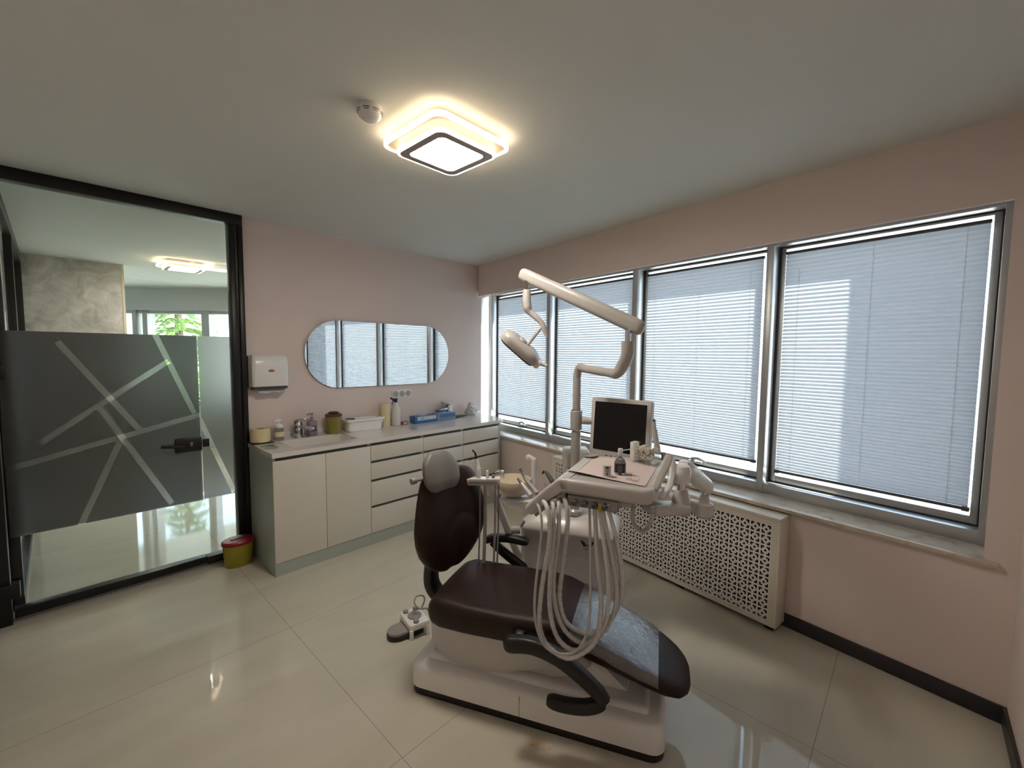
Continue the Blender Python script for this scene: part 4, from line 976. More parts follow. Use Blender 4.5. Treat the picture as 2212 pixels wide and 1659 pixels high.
# ------------------------------------------------------------------ foot control on the floor behind the chair
a = onz(836, 1372, .03); b = onz(918, 1338, .04); ax = Vector((b.x-a.x, b.y-a.y, 0)); L = ax.length; ax.normalize(); ay = Vector((-ax.y, ax.x, 0))
MFP = basis((a.x, a.y, 0), ax, ay, (0, 0, 1))
fp = thing('foot_control', 'white foot control with grey pedal, round buttons and wire handle', 'foot pedal', MFP @ Matrix.Translation((.12, 0, 0)))
def FP(name, bm, m, **k): bm.transform(MFP); return obj(name, bm, m, fp, 40, **k)
def sole(d): return [(x, y) for x, y in ([(.11, -.060+d), (.20, -.055+d), (.20, .055-d), (.11, .060-d)]+[(.065+(.062-d)*math.cos(t)*1.05, (.058-d)*math.sin(t)) for t in [PI/2+PI*k/14 for k in range(15)]])]
bm = NB(); prism(bm, sole(0), .0008, .028, bev=.004); FP('pedal_base', bm, BPLA)
bm = NB(); prism(bm, sole(.004), .0285, .045, bev=.004); FP('pedal', bm, GPLA)
bm = NB(); prism(bm, rrect(.105, .225, -.085, .085, .02, 4), .050, .085, bev=.008)
for x, y in ((.115, -.078), (.115, .078), (.212, -.078), (.212, .078)): box(bm, x-.010, x+.010, y-.010, y+.010, .0008, .056, bev=.003)
FP('bridge', bm, WPLA)
for x, y, r in ((.165, 0, .040), (.135, .060, .016), (.195, .060, .016), (.150, -.062, .016)):
    bm = NB(); lathe(bm, [(0, .0855), (r, .0855), (r*1.02, .092), (r*.8, .100), (r*.35, .101), (r*.30, .107), (0, .108)] if r > .03 else [(0, .0855), (r, .0855), (r, .097), (r*.7, .102), (0, .103)], (x, y, 0), 24); FP('button', bm, GPLA)
bm = NB(); tube(bm, crs([(.225, .05, .075), (.25, .05, .13), (.235, .045, .165), (.19, .03, .180), (.165, .0, .165), (.185, -.02, .135), (.235, -.015, .115), (.250, .0, .09)], 6), .0052, 8); FP('wire_handle', bm, GPLA)

# ------------------------------------------------------------------ dental unit beside the chair
un = thing('dental_unit', 'white floor unit with winged emblem, spittoon bowl and suction arm', 'dental unit', M_CHAIR @ Matrix.Translation((.62, .78, 0)))
def UP_(name, bm, m, parent=un, smooth=40, **k): bm.transform(M_CHAIR); return obj(name, bm, m, parent, smooth, **k)
bm = NB()
def urect(z, d, top=0.0, r=.05): return [Vector((x, y, z)) for x, y in rrect(.355+d+top*.0, .905-d, .625+d, .945-d, r, 6)]
loft(bm, [urect(.0008, .012), urect(.02, .004), urect(.40, .0), urect(.602, .0), urect(.616, -.008, r=.055), urect(.630, -.010, r=.06), urect(.645, -.004, r=.06), urect(.666, .016, r=.065), urect(.688, .038, r=.07), urect(.700, .056, r=.07), urect(.706, .076, r=.06)])
UP_('body', bm, WPLB)
bm = NB(); box(bm, .42, .84, .6242, .6262, .500, .5012); UP_('body_seam', bm, GPLA)
# emblem: two wings, a letter ring and a line of small print
EM = mat('emblem_print', (0.035, 0.02, 0.03), 0.4)
def emblem():
    bm = NB(); t = NB()
    wing = [(.006, -.004), (.012, .010), (.024, .018), (.037, .024), (.035, .012), (.030, .002), (.022, -.008), (.012, -.013)]
    for s in (-1, 1):
        for k, (dx, dz, sc) in enumerate(((0, 0, 1),)):
            prism(t, [(s*x*sc+s*dx, z*sc+dz) for x, z in wing], 0, .0006)
        prism(t, [(s*.013, -.016), (s*.024, -.012), (s*.020, -.017)], 0, .0006)
    ring_prism(t, [(.0065*math.cos(a), -.004+.0075*math.sin(a)) for a in [2*PI*k/20 for k in range(20)]], [(.0042*math.cos(a), -.004+.0052*math.sin(a)) for a in [2*PI*k/20 for k in range(20)]], .0, .0008)
    prism(t, [(-.0052, -.0105), (-.0026, -.0105), (-.0026, .003), (-.0052, .003)], 0, .0009)
    for k in range(8): prism(t, [(-.018+k*.0047, -.0275), (-.0148+k*.0047, -.0275), (-.0148+k*.0047, -.0235), (-.018+k*.0047, -.0235)], 0, .0006)
    merge(bm, t, Matrix.Translation((.752, .6247, .578)) @ basis((0, 0, 0), (1, 0, 0), (0, 0, 1), (0, -1, 0)))
    return bm
UP_('emblem', emblem(), EM, smooth=0)
# short console column
bm = NB(); lathe(bm, [(0, .70), (.040, .70), (.038, .725), (.027, .735), (.027, .90), (0, .90)], (.79, .765, 0), 28); UP_('console_column', bm, WPLB)
# water tank housing behind the lamp pole
wx = dep(1243, 1010, 2.72); Mt = basis((wx.x, wx.y, 0), (RT.x, RT.y, 0), (FWD.x, FWD.y, 0), (0, 0, 1)); zt = dep(1243, 966, 2.72).z
bm = NB(); box(bm, -.078, .078, -.06, .06, .69, zt, bev=.018, seg=4, M=Mt); obj('tank_housing', bm, WPLA, un, 40)
bm = NB(); box(bm, -.058, .0, -.0645, -.0595, zt-.19, zt-.035, bev=.004, M=Mt); obj('tissue_window', bm, mat('crumpled_tissue', (0.66, 0.56, 0.43), 0.8, var=.1, scale=40, bump=.8, bscale=60), un, 40)
# spittoon
sc = dep(1108, 1046, 2.62); sz = dep(1108, 1033, 2.62).z; sb = Vector((sc.x, sc.y, 0)); bR = .098
bm = NB(); lathe(bm, [(0, sz-.105), (.05, sz-.103), (.085, sz-.085), (.104, sz-.050), (.113, sz-.004), (.111, sz), (.105, sz-.008), (.093, sz-.050), (.065, sz-.080), (.02, sz-.092), (0, sz-.093)], (sb.x, sb.y, 0), 44); obj('spittoon_bowl', bm, mat('bowl_cream', (0.66, 0.57, 0.45), 0.18, var=.02, coat=.4), un, 50)
fc = dep(1153, 1036, 2.62); pz = sz-.110
ds = Vector((fc.x-sb.x, fc.y-sb.y, 0)); dl = ds.length; ds.normalize(); dn = Vector((-ds.y, ds.x, 0)); Mp = basis((sb.x, sb.y, 0), ds, dn, (0, 0, 1))
bm = NB(); loft(bm, [[Vector((x, y, z)) for x, y in rrect(-.075+d, .30-d, -.085+d, .085-d, .07-d*.5, 6)] for z, d in ((pz-.055, .03), (pz-.03, .008), (pz-.008, .0), (pz-.001, .006))]); bm.transform(Mp); obj('spittoon_base', bm, WPLA, un, 50)
bm = NB(); box(bm, .06, .27, -.06, .06, .66, pz-.05, bev=.02, seg=3, M=Mp); obj('spittoon_column', bm, WPLA, un, 40)
bm = NB(); f0 = Vector((fc.x, fc.y, pz)); ft = dep(1150, 988, 2.62); tip = dep(1141, 992, 2.62)
tube(bm, [f0, f0+Vector((0, 0, .012))], .024, 16)
tube(bm, crs([f0+Vector((0, 0, .008)), f0+Vector((0, 0, .08)), Vector((f0.x, f0.y, ft.z-.03)), Vector((f0.x, f0.y, ft.z-.004))+(tip-ft)*.3, Vector((tip.x, tip.y, ft.z+.004)), tip], 6), [.019]*6+[.017]*12+[.014]*12+[.011], 14); obj('filler_spout', bm, WPLA, un)
cu = dep(1083, 1021, 2.70); bm = NB(); lathe(bm, [(0, -.06), (.012, -.06), (.012, .0), (.016, .004), (.016, .012), (.0, .014)], cu, 16); tube(bm, [cu+Vector((0, 0, .008)), cu+Vector((-.03, .01, .016)), cu+Vector((-.045, .015, .006))], .006, 8); obj('rinse_valve', bm, CHROME, un)
# assistant's suction arm
h0, h1 = dep(1008, 1034, 2.34), dep(1080, 1031, 2.34); hz = .945; hd = Vector((h1.x-h0.x, h1.y-h0.y, 0)); hl = hd.length; hd.normalize(); hn = Vector((-hd.y, hd.x, 0)); Mh = basis((h0.x, h0.y, hz), hd, hn, (0, 0, 1))
bm = NB(); prism(bm, rrect(0, hl, -.030, .030, .012, 4), -.022, .012, bev=.004, M=Mh); prism(bm, rrect(.012, hl-.012, -.0305, .02, .006, 3), -.012, .0125, M=Mh); obj('instrument_holder', bm, WPLB, un)
bm = NB(); box(bm, .012, hl-.014, -.0325, -.0308, -.012, .006, bev=.0006, M=Mh); obj('holder_plate', bm, GPLA, un)
lo = CH(.372, .70, .40)
top_ = Mh @ Vector((hl*.70, 0, -.022)); lo = CH(.350, .70, .36)
bm = NB(); rings = []
for f in (0, .03, .1, .5, .9, 1.0):
    p = top_+(lo-top_)*f; T = (lo-top_).normalized(); V = T.cross(hd).normalized(); U = V.cross(T)
    k = .75 if f in (0, 1.0) else 1.0
    rings.append([p+U*x*k+V*y*k for x, y in rrect(-.019, .019, -.017, .017, .006, 3)])
loft(bm, rings); obj('suction_arm', bm, WPLA, un)
kz = dep(1112, 1144, 2.36); bm = NB(); tube(bm, [kz-RT*.02, kz+RT*.03], .022, 18); tube(bm, [kz+RT*.03+UP*.02, kz+RT*.05+UP*.05], .012, 12); obj('arm_knob', bm, GPLA, un)
for k, (f, r, m) in enumerate(((.40, .0045, GPLA), (.56, .0095, mat('suction_hose', (0.40, 0.39, 0.39), 0.4)), (.86, .006, MATS['suction_hose']), (.96, .005, GPLA))):
    bm = NB(); a = Mh @ Vector((hl*f, .0, -.012)); b = Vector((a.x, a.y, .22)); e = CH(.36+.0, .66+.06*k, .10)
    tube(bm, crs([a, Vector((a.x, a.y, .70)), Vector((a.x-.008, a.y, .45)), b, Vector((a.x*.75+e.x*.25, a.y*.75+e.y*.25, .10)), e], 7), r, 10); obj('suction_hose', bm, m, un)
bm = NB(); c0 = Mh @ Vector((hl*.36, 0, .0)); tube(bm, crs([c0, c0+Vector((.0, 0, .05)), c0-RT*.004+UP*.085, c0-RT*.012+UP*.115], 5), [.013]*8+[.011]*8, 12); o = obj('curing_light_body', bm, WPLA, un)
bm = NB(); q0 = c0-RT*.012+UP*.113; tube(bm, crs([q0, q0-RT*.006+UP*.03, q0-RT*.022+UP*.05], 5), [.0055]*6+[.0045]*5, 10); obj('curing_light_tip', bm, BPLA, un); bm = NB(); tube(bm, [q0-RT*.045-UP*.006, q0+RT*.012+UP*.010], .0022, 6); obj('curing_light_shield', bm, mat('dark_red_shield', (.10, .02, .02), .4), un)
for f, h, m in ((.62, .040, WPLA), (.80, .018, STEEL)):
    bm = NB(); a = Mh @ Vector((hl*f, 0, .012)); tube(bm, [a, a+Vector((0, 0, h))], [.009, .007], 10); obj('suction_tip', bm, m, un)

# cup on the spittoon base
cp = dep(1190, 1036, 2.58); base_z = pz+.0002
cm = Mp @ Vector((.235, -.010, 0))
bm = NB(); hcup = .085; lathe(bm, [(0, 0), (.030, 0), (.046, hcup), (.048, hcup+.001), (.048, hcup-.004), (.0445, hcup-.004), (.0285, .003), (0, .003)], (cm.x, cm.y, base_z), 32); obj('plastic_cup', bm, ACRYL, None, label='clear plastic cup standing on the spittoon base', cat='cup')

# ------------------------------------------------------------------ operating lamp on its pole
px_, py_ = (dep(1241, 1107, 2.5)).x, (dep(1241, 1107, 2.5)).y
ol = thing('operating_lamp', 'white operating lamp on a cranked pole arm above the unit', 'operating lamp', Vector((px_, py_, .70)))
zt = dep(1252, 800, 2.5).z
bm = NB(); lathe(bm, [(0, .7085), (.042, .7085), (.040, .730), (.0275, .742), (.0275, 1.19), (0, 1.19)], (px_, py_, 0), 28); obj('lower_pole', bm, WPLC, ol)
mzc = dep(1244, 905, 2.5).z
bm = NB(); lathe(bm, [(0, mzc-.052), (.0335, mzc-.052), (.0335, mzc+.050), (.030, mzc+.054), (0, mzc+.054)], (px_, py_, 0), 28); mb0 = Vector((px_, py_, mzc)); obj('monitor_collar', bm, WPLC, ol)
bm = NB()
for z in (mzc-.060, mzc+.054): lathe(bm, [(0, z), (.0290, z), (.0290, z+.008), (0, z+.008)], (px_, py_, 0), 24)
obj('collar_ring', bm, CHROME, ol)
E2, E3 = dep(1332, 806, 2.14), dep(1352, 775, 2.10); S1, S0 = dep(1377, 706, 2.08), dep(1128, 592, 2.50)
E4 = dep(1356, 738, 2.08)
pole = [Vector((px_, py_, 1.16)), Vector((px_, py_, 1.35)), Vector((px_, py_, zt-.05)), Vector((px_, py_, zt)) + (E2-Vector((px_, py_, zt)))*.04+Vector((0, 0, .012))]
hz0 = Vector((px_, py_, zt)); hdv = E2-hz0
pts = crs([Vector((px_, py_, 1.16)), Vector((px_, py_, zt-.09)), Vector((px_, py_, zt-.03)), hz0+hdv*.07+Vector((0, 0, .018)), hz0+hdv*.22+Vector((0, 0, .014)), hz0+hdv*.6+Vector((0, 0, .004)), hz0+hdv*.86], 8)
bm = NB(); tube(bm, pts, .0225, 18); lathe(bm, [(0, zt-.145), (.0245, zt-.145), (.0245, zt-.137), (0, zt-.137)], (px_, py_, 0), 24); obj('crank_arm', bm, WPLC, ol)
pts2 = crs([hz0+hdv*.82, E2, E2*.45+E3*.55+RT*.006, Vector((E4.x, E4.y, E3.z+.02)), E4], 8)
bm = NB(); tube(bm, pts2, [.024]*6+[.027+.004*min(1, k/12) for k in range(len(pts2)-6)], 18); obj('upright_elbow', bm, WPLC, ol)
bm = NB(); tube(bm, [E4-Vector((0, 0, .01)), E4+Vector((0, 0, .055))], .014, 16); obj('pivot_pin', bm, CHROME, ol)
ax = (S0-S1).normalized(); n1 = ax.cross(Vector((0, 0, 1))).normalized(); n2 = n1.cross(ax)
bm = NB(); rings = []; Ls = (S0-S1).length
for f, s in ((-.034, .45), (-.031, .66), (-.024, .84), (-.012, .96), (.004, 1.0), (Ls-.03, .98), (Ls-.008, .93), (Ls+.002, .82), (Ls+.008, .60)):
    rings.append([S1+ax*f+n1*x*s+n2*y*s for x, y in rrect(-.031, .031, -.038, .038, .028, 6)])
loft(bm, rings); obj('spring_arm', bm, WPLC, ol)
D0_ = dep(1138, 626, 2.46); Dm = Vector((D0_.x, D0_.y, dep(1138, 668, 2.46).z))
bm = NB(); tube(bm, [D0_+Vector((0, 0, -.01)), D0_+Vector((0, 0, .05))], .011, 14); obj('drop_pin', bm, CHROME, ol)
bm = NB(); lathe(bm, [(0, 0), (.020, 0), (.0235, -.006), (.0245, -.060), (.0265, -.064), (.0265, -.080), (.0250, -.083), (.0262, -.112), (.022, -.122), (0, -.125)], D0_, 24)
k1, k2, k3 = dep(1150, 679, 2.45), dep(1170, 698, 2.43), dep(1181, 728, 2.42)
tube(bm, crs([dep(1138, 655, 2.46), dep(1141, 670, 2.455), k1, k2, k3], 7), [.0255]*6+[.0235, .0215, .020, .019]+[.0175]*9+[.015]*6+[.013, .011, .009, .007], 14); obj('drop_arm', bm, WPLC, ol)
Hc = dep(1127, 750, 2.42)
lx = (RT*.75-UP*.66+FWD*.05).normalized(); nn = (RT*-.62-UP*.70+FWD*.30); nn = (nn-lx*nn.dot(lx)).normalized(); ly = nn.cross(lx); Mhd = basis(Hc, lx, ly, nn)
bm = NB(); hp = Mhd.inverted() @ dep(1150, 733, 2.40)
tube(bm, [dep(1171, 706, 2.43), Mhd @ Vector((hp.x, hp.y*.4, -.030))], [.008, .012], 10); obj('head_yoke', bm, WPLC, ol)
def hring(z, k, r): return [Vector((x, y, z)) for x, y in rrect(-.128*k, .122*k, -.085*k, .085*k, r*k, 6)]
bm = NB(); loft(bm, [hring(-.034, .45, .05), hring(-.031, .68, .05), hring(-.020, .90, .055), hring(-.008, .985, .06), hring(.010, 1.0, .06), hring(.026, .985, .06)])
t = bmesh.new(); bmesh.ops.create_uvsphere(t, u_segments=20, v_segments=12, radius=1); merge(bm, t, Matrix.Translation((-.018, 0, -.032)) @ Matrix.Diagonal((.028, .034, .014, 1)))
for k in range(3): tube(bm, crs([(.022+.014*k, -.03, -.030+.002*k), (.030+.014*k, 0, -.033+.002*k), (.022+.014*k, .03, -.030+.002*k)], 5), .0042, 8)
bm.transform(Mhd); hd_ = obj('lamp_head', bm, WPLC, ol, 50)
bm = NB(); loft(bm, [hring(.0265, .95, .06), hring(.036, .90, .055)]); bm.transform(Mhd); obj('front_glass', bm, DGPL, hd_)
bm = NB(); box(bm, .112, .142, -.050, .050, -.014, .031, bev=.008, seg=3); bm.transform(Mhd); obj('handle_block', bm, WPLA, hd_)
bm = NB(); tube(bm, [(.140, 0, -.002), (.176, 0, -.016)], [.012, .009], 12); bm.transform(Mhd); obj('handle', bm, WPLA, hd_)

# ------------------------------------------------------------------ monitor
ml, mr = dep(1279.5, 856, 2.42), dep(1408, 868.5, 2.20); mzt = (ml.z+mr.z)/2
mx_ = Vector((mr.x-ml.x, mr.y-ml.y, 0)); mwid = mx_.length; mx_.normalize(); mn = Vector((mx_.y, -mx_.x, 0))
if mn.dot(CAM-ml) < 0: mn = -mn
tilt = math.radians(4); mup = Vector((0, 0, 1))*math.cos(tilt)-mn*math.sin(tilt); mnn = mx_.cross(mup).normalized()
if mnn.dot(mn) < 0: mnn = -mnn
MH_ = .335; Mo = basis(Vector((ml.x, ml.y, mzt))-mup*MH_, mx_, mup, mnn)
mo = thing('monitor', 'flat monitor with a pale bezel and a black screen on the pole', 'monitor', Mo)
bm = NB(); prism(bm, rrect(0, mwid, 0, MH_, .014, 5), -.040, 0, bev=.004, M=Mo); obj('housing', bm, WPLB, mo)
bm = NB(); box(bm, .022, mwid-.022, .048, MH_-.022, -.001, .0012, M=Mo); obj('screen', bm, SCREEN, mo, 0)
bm = NB()
for k in range(5): box(bm, .10+.028*k, .114+.028*k, .018, .024, -.001, .0022, bev=.0008, M=Mo)
obj('button', bm, DGPL, mo)
bm = NB(); bk = Mo @ Vector((mwid*.45, MH_*.62, -.055)); pa = mb0+(Vector((bk.x, bk.y, mzc))-mb0).normalized()*.034
tube(bm, crs([pa, pa+(Vector((bk.x, bk.y, mzc))-pa)*.5-mnn*.015, bk+Vector((0, 0, mzc-bk.z)), Mo @ Vector((mwid*.45, MH_*.62, -.0405))], 6), .0215, 14); obj('mount_arm', bm, WPLB, mo)
# intraoral camera in the holder at its side
ic = thing('intraoral_camera', 'slim grey intraoral camera upright at the monitor edge', 'camera wand', dep(1418, 990, 2.12))
bm = NB(); tube(bm, crs([dep(1422, 1000, 2.12), dep(1419, 965, 2.12), dep(1414, 930, 2.12), dep(1412.5, 906, 2.12)], 6), [.016]*7+[.013]*6+[.009]*6, 12); obj('wand', bm, WPLB, ic)
bm = NB(); e = dep(1412.3, 908, 2.108); box(bm, e.x-.004, e.x+.004, e.y-.004, e.y+.004, e.z-.005, e.z+.005, bev=.001); obj('lens', bm, BPLA, ic)
bm = NB(); a = dep(1424, 985, 2.14); box(bm, a.x-.02, a.x+.02, a.y-.03, a.y+.02, a.z-.05, a.z+.02, bev=.006); obj('holder', bm, GPLA, ic)

# ------------------------------------------------------------------ instrument console over the chair
ZT = 1.125
co = thing('instrument_console', 'white instrument console with a wrapped tray, knobs and looping hoses over the chair', 'instrument console', onz(1330, 1020, ZT))
CNL, CNR, CBR, CBL = [onz(x, y, ZT) for x, y in ((1207, 1034), (1412, 1062), (1436, 992), (1264, 982))]
cen = (CNL+CNR+CBR+CBL)/4
def cpoly(d, z, r=(.006, .045, .04, .012)):
    P = [v+(cen-v).normalized()*d*1.35 for v in (CNL, CNR, CBR, CBL)]
    return [Vector((v.x, v.y, z)) for v in rpoly([Vector((v.x, v.y, 0)) for v in P], list(r), 6)]
bm = NB(); loft(bm, [cpoly(.030, ZT-.066), cpoly(.010, ZT-.060), cpoly(.003, ZT-.050), cpoly(.000, ZT-.040), cpoly(.0, ZT-.012), cpoly(.004, ZT-.003), cpoly(.012, ZT), cpoly(.026, ZT), cpoly(.032, ZT-.005), cpoly(.20, ZT-.005)])
obj('tray', bm, WPLB, co, 45)
ex = Vector((CNL.x-CNR.x, CNL.y-CNR.y, 0)).normalized(); ey = Vector((CBL.x-CNL.x, CBL.y-CNL.y, 0)).normalized()
# drooping left wing with the instrument rests: the near rim carries on and bends down
nrm_ = Vector((-ex.y, ex.x, 0)); nrm_ = nrm_ if nrm_.dot(ey) > 0 else -nrm_
def on_rim(px, py, off=0.0):
    v = ray(px, py); return CAM + v*((CNR+nrm_*off-CAM).dot(nrm_)/v.dot(nrm_))
wp = [CNL-ex*.035, CNL+ex*.0, on_rim(1189, 1046), on_rim(1166, 1064), on_rim(1141, 1087), on_rim(1131, 1098)]
wp[0].z = wp[1].z = ZT-.001
P = crs(wp, 6); bm = NB(); rings = []; m = len(P)
for i, (p, (T, U, V)) in enumerate(zip(P, frames(P))):
    f = max(0, (i-6)/(m-7)); W = .40*(1-f)**1.6+.115; th = .056-.010*f; k = 1.0 if i < m-2 else (.9 if i == m-2 else .7)
    up = T.cross(nrm_); up = up if up.z > 0 else -up
    rings.append([p+nrm_*(x if x < .05 else x*1.0)+up*((y+th/2)*k-th/2) for x, y in rrect(.0, W, -th, .0, .012, 4)])
loft(bm, rings); wing = obj('wing', bm, WPLB, co, 45)
bm = NB(); rings = []
for i, (p, (T, U, V)) in enumerate(zip(P, frames(P))):
    if i < 4 or i > m-3: continue
    f = max(0, (i-6)/(m-7)); th = .056-.010*f; up = T.cross(nrm_); up = up if up.z > 0 else -up
    rings.append([p+nrm_*x+up*(-th-.001+y) for x, y in rrect(.008, .09, -.014, .0, .004, 3)])
loft(bm, rings); obj('wing_underside', bm, GPLA, co, 45)
# under-console strip with knobs
bm = NB(); Ms = basis((CNR.x+ex.x*.135, CNR.y+ex.y*.135, ZT-.088), ex, ey, (0, 0, 1))
box(bm, -.005, .20, .006, .075, -.020, .024, bev=.006, M=Ms); obj('control_strip', bm, GPLA, co)
for k in range(4):
    bm = NB(); c = Ms @ Vector((.045+.040*k, .005, .004)); d = (-ey*.95+Vector((0, 0, -.25))).normalized(); tube(bm, [c, c+d*.020, c+d*.022], [.0115, .0105, .006], 14); obj('knob', bm, DGPL, co)
bm = NB(); c = Ms @ Vector((.012, .0055, .0)); tube(bm, [c, c-ey*.002], .006, 12); c = Ms @ Vector((.03, .0055, .012)); tube(bm, [c, c-ey*.010], .007, 10); obj('toggle', bm, STEEL, co)
bm = NB(); h0, h1 = CH(*onq(1229, 1064, .06)), CH(*onq(1196, 1088, -.02)); tube(bm, [h0, h0*.15+h1*.85, h1], [.0175, .0175, .0165], 18); obj('handle', bm, GPLA, co)
bm = NB(); box(bm, -.055, .10, .10, .30, -.030, .024, bev=.02, seg=3, M=Ms); obj('underbody', bm, WPLB, co)
# hoses: each hangs from the wing, loops past the seat and comes back under the tray
HOSE = mat('hose_grey', (0.50, 0.485, 0.47), 0.42, var=.04); HOSEP = mat('hose_pale', (0.66, 0.64, 0.62), 0.38, var=.03)
L_ = [
 (-.165, .0052, 0, [(415, 25), (432, 60), (445, 160), (430, 350), (405, 560), (400, 720), (420, 840), (470, 940), (560, 985), (660, 970), (720, 890), (745, 790), (755, 640), (757, 400), (750, 20)]),
 (-.140, .0085, 1, [(452, 5), (475, 40), (497, 150), (490, 300), (465, 430), (437, 640), (432, 800), (480, 930), (600, 1010), (700, 985), (790, 900), (820, 760), (825, 620), (800, 400), (785, 20)]),
 (-.115, .0085, 1, [(512, 10), (520, 60), (520, 250), (497, 520), (500, 720), (545, 880), (640, 960), (740, 930), (830, 830), (868, 700), (870, 500), (840, 250), (812, 40)]),
 (-.090, .0085, 1, [(552, 5), (555, 60), (550, 250), (522, 480), (532, 680), (590, 830), (700, 915), (790, 890), (880, 780), (922, 650), (910, 450), (860, 200), (832, 50)]),
 (-.070, .0085, 1, [(586, -20), (604, 40), (612, 130), (592, 330), (562, 560), (562, 660), (600, 780), (700, 850), (790, 850), (900, 740), (955, 600), (950, 400), (910, 200), (860, 20)]),
]
for q, r, sl, pts in L_:
    P = []; n = len(pts)
    for i, (x, y) in enumerate(pts):
        f = max(0.0, math.sin(PI*i/(n-1)))**.6; P.append(CH(*onq(1020+x/2.9625, 1080+y/2.9625, -.005+(q+.005)*f)))
    C_ = crs(P, 7); bm = NB(); tube(bm, C_, r, 12); h = obj('hose', bm, HOSEP if sl else HOSE, co)
    if sl:
        k0, k1 = int(len(C_)*.10), int(len(C_)*.92); S = C_[k0:k1]; fine = crs(S, 3)
        rr = [.0118+.0016*math.sin(i*.9+q*90)+.0022*noise.noise(Vector((i*.31, q*40, 0))) for i in range(len(fine))]
        bm = NB(); tube(bm, fine, rr, 14, cap=False); obj('plastic_sleeve', bm, SLEEVE, h, label='wrinkled clear plastic sleeve')
    bm = NB(); a, b = C_[0], C_[3]; d = (a-b).normalized(); tube(bm, [a+d*.024, a-d*.010], [r+.0025, r+.002], 12); obj('hose_connector', bm, GPLA, co)
bm = NB(); c = CH(*onq(1298, 1098, -.03)); tube(bm, [c+Vector((0, 0, .016)), c-Vector((0, 0, .010))], [.012, .013], 14); obj('hose_tag', bm, mat('yellow_tag', (0.42, 0.36, 0.04), .4), co, label='yellow hose cap')
bm = NB(); cl = [dep(x, y, 1.74) for x, y in ((1369, 1085), (1367, 1112), (1370, 1134), (1384, 1147), (1398, 1142), (1407, 1122), (1410, 1095))]; cc = crs(cl, 24)
tube(bm, cc, [.0085+.0012*math.sin(i*2.1) for i in range(len(cc))], 12); obj('coiled_cable', bm, WPLB, co)
# grab handles at the right end
def flat_bar(name, pts, w, t, m, par=co):
    P = crs(pts, 6); bm = NB(); rings = []
    for i, (p, (T, U, V)) in enumerate(zip(P, frames(P))):
        f = i/(len(P)-1); e = 1-.4*abs(2*f-1)**8; a = (RT-T*RT.dot(T)).normalized(); b = T.cross(a)
        rings.append([p+a*x*e+b*y*e for x, y in rrect(-w, w, -t, t, min(w, t)*.7, 4)])
    loft(bm, rings); return obj(name, bm, m, par, 50)
flat_bar('grab_handle', [dep(1447, 982, 1.78), dep(1437, 1008, 1.74), dep(1424, 1034, 1.70), dep(1413, 1058, 1.66)], .017, .012, WPLB)
flat_bar('grab_handle', [dep(1453, 988, 1.86), dep(1452, 1022, 1.84), dep(1445, 1052, 1.80), dep(1425, 1076, 1.74)], .013, .012, WPLA)
# carrying arm: under the console, up the post, along the spring arm, down to the column
A0, A1 = dep(1400, 1098, 1.78), dep(1476, 1098, 1.86)
bm = NB(); rings = []
for f, h, w in ((-.02, .014, .035), (0.02, .022, .045), (.5, .022, .045), (.95, .025, .045), (1.06, .020, .032), (1.10, .010, .016)):
    p = A0+(A1-A0)*f; T = (A1-A0).normalized(); a = T.cross(Vector((0, 0, 1))).normalized()
    rings.append([p+a*x+Vector((0, 0, 1))*y for x, y in rrect(-w, w, -h, h, min(h, w)*.7, 4)])
loft(bm, rings); obj('carrying_arm', bm, WPLB, co, 50)
pb = dep(1471, 1082, 1.86); zk = dep(1471, 1022, 1.86).z
bm = NB(); lathe(bm, [(0, pb.z-.01), (.040, pb.z-.008), (.038, pb.z+.005), (.028, pb.z+.044), (.025, pb.z+.048), (0, pb.z+.048)], (pb.x, pb.y, 0), 28); obj('post_housing', bm, WPLB, co)
bm = NB(); tube(bm, [Vector((pb.x, pb.y, pb.z+.04)), Vector((pb.x, pb.y, zk))], .0185, 18); obj('post', bm, CHROME, co)
bm = NB(); lathe(bm, [(0, zk-.040), (.030, zk-.040), (.036, zk-.030), (.037, zk+.010), (.030, zk+.034), (.014, zk+.043), (0, zk+.044)], (pb.x, pb.y, 0), 28); obj('pivot_head', bm, WPLA, co)
q0 = dep(1478, 1010, 1.93); q1 = dep(1528, 1052, 2.16)
bm = NB(); rings = []; ax = (q1-q0).normalized(); n1 = ax.cross(Vector((0, 0, 1))).normalized(); n2 = n1.cross(ax); Lq = (q1-q0).length
for f, s in ((-.02, .7), (0, 1), (.05, 1.05), (Lq-.03, .95), (Lq+.015, .85), (Lq+.03, .5)): rings.append([q0+ax*f+n1*x*s+n2*y*s for x, y in rrect(-.030, .030, -.045*.8, .045*.8, .020, 5)])
loft(bm, rings); obj('spring_arm', bm, WPLA, co, 50)
q2 = dep(1521, 1092, 2.15)
bm = NB(); tube(bm, [Vector((q2.x, q2.y, q2.z+.05)), Vector((q2.x, q2.y, q1.z-.0))], .014, 14); obj('pivot_pin', bm, CHROME, co)
bm = NB(); lathe(bm, [(0, .055), (.020, .055), (.025, .020), (.044, .010), (.046, -.045), (.036, -.058), (0, -.06)], q2, 24); obj('knuckle', bm, WPLB, co)
cB = CH(.79, .765, .93); bm = NB(); rings = []
P = [q2-Vector((0, 0, .02)), q2*.5+cB*.5-Vector((0, 0, .012)), cB]
for i, p in enumerate(crs(P, 5)): rings.append([p+x*(Vector((0, 0, 1)))+y*WN for x, y in rrect(-.030, .030, -.032, .032, .014, 4)])
loft(bm, rings); obj('base_arm', bm, WPLB, co, 50)
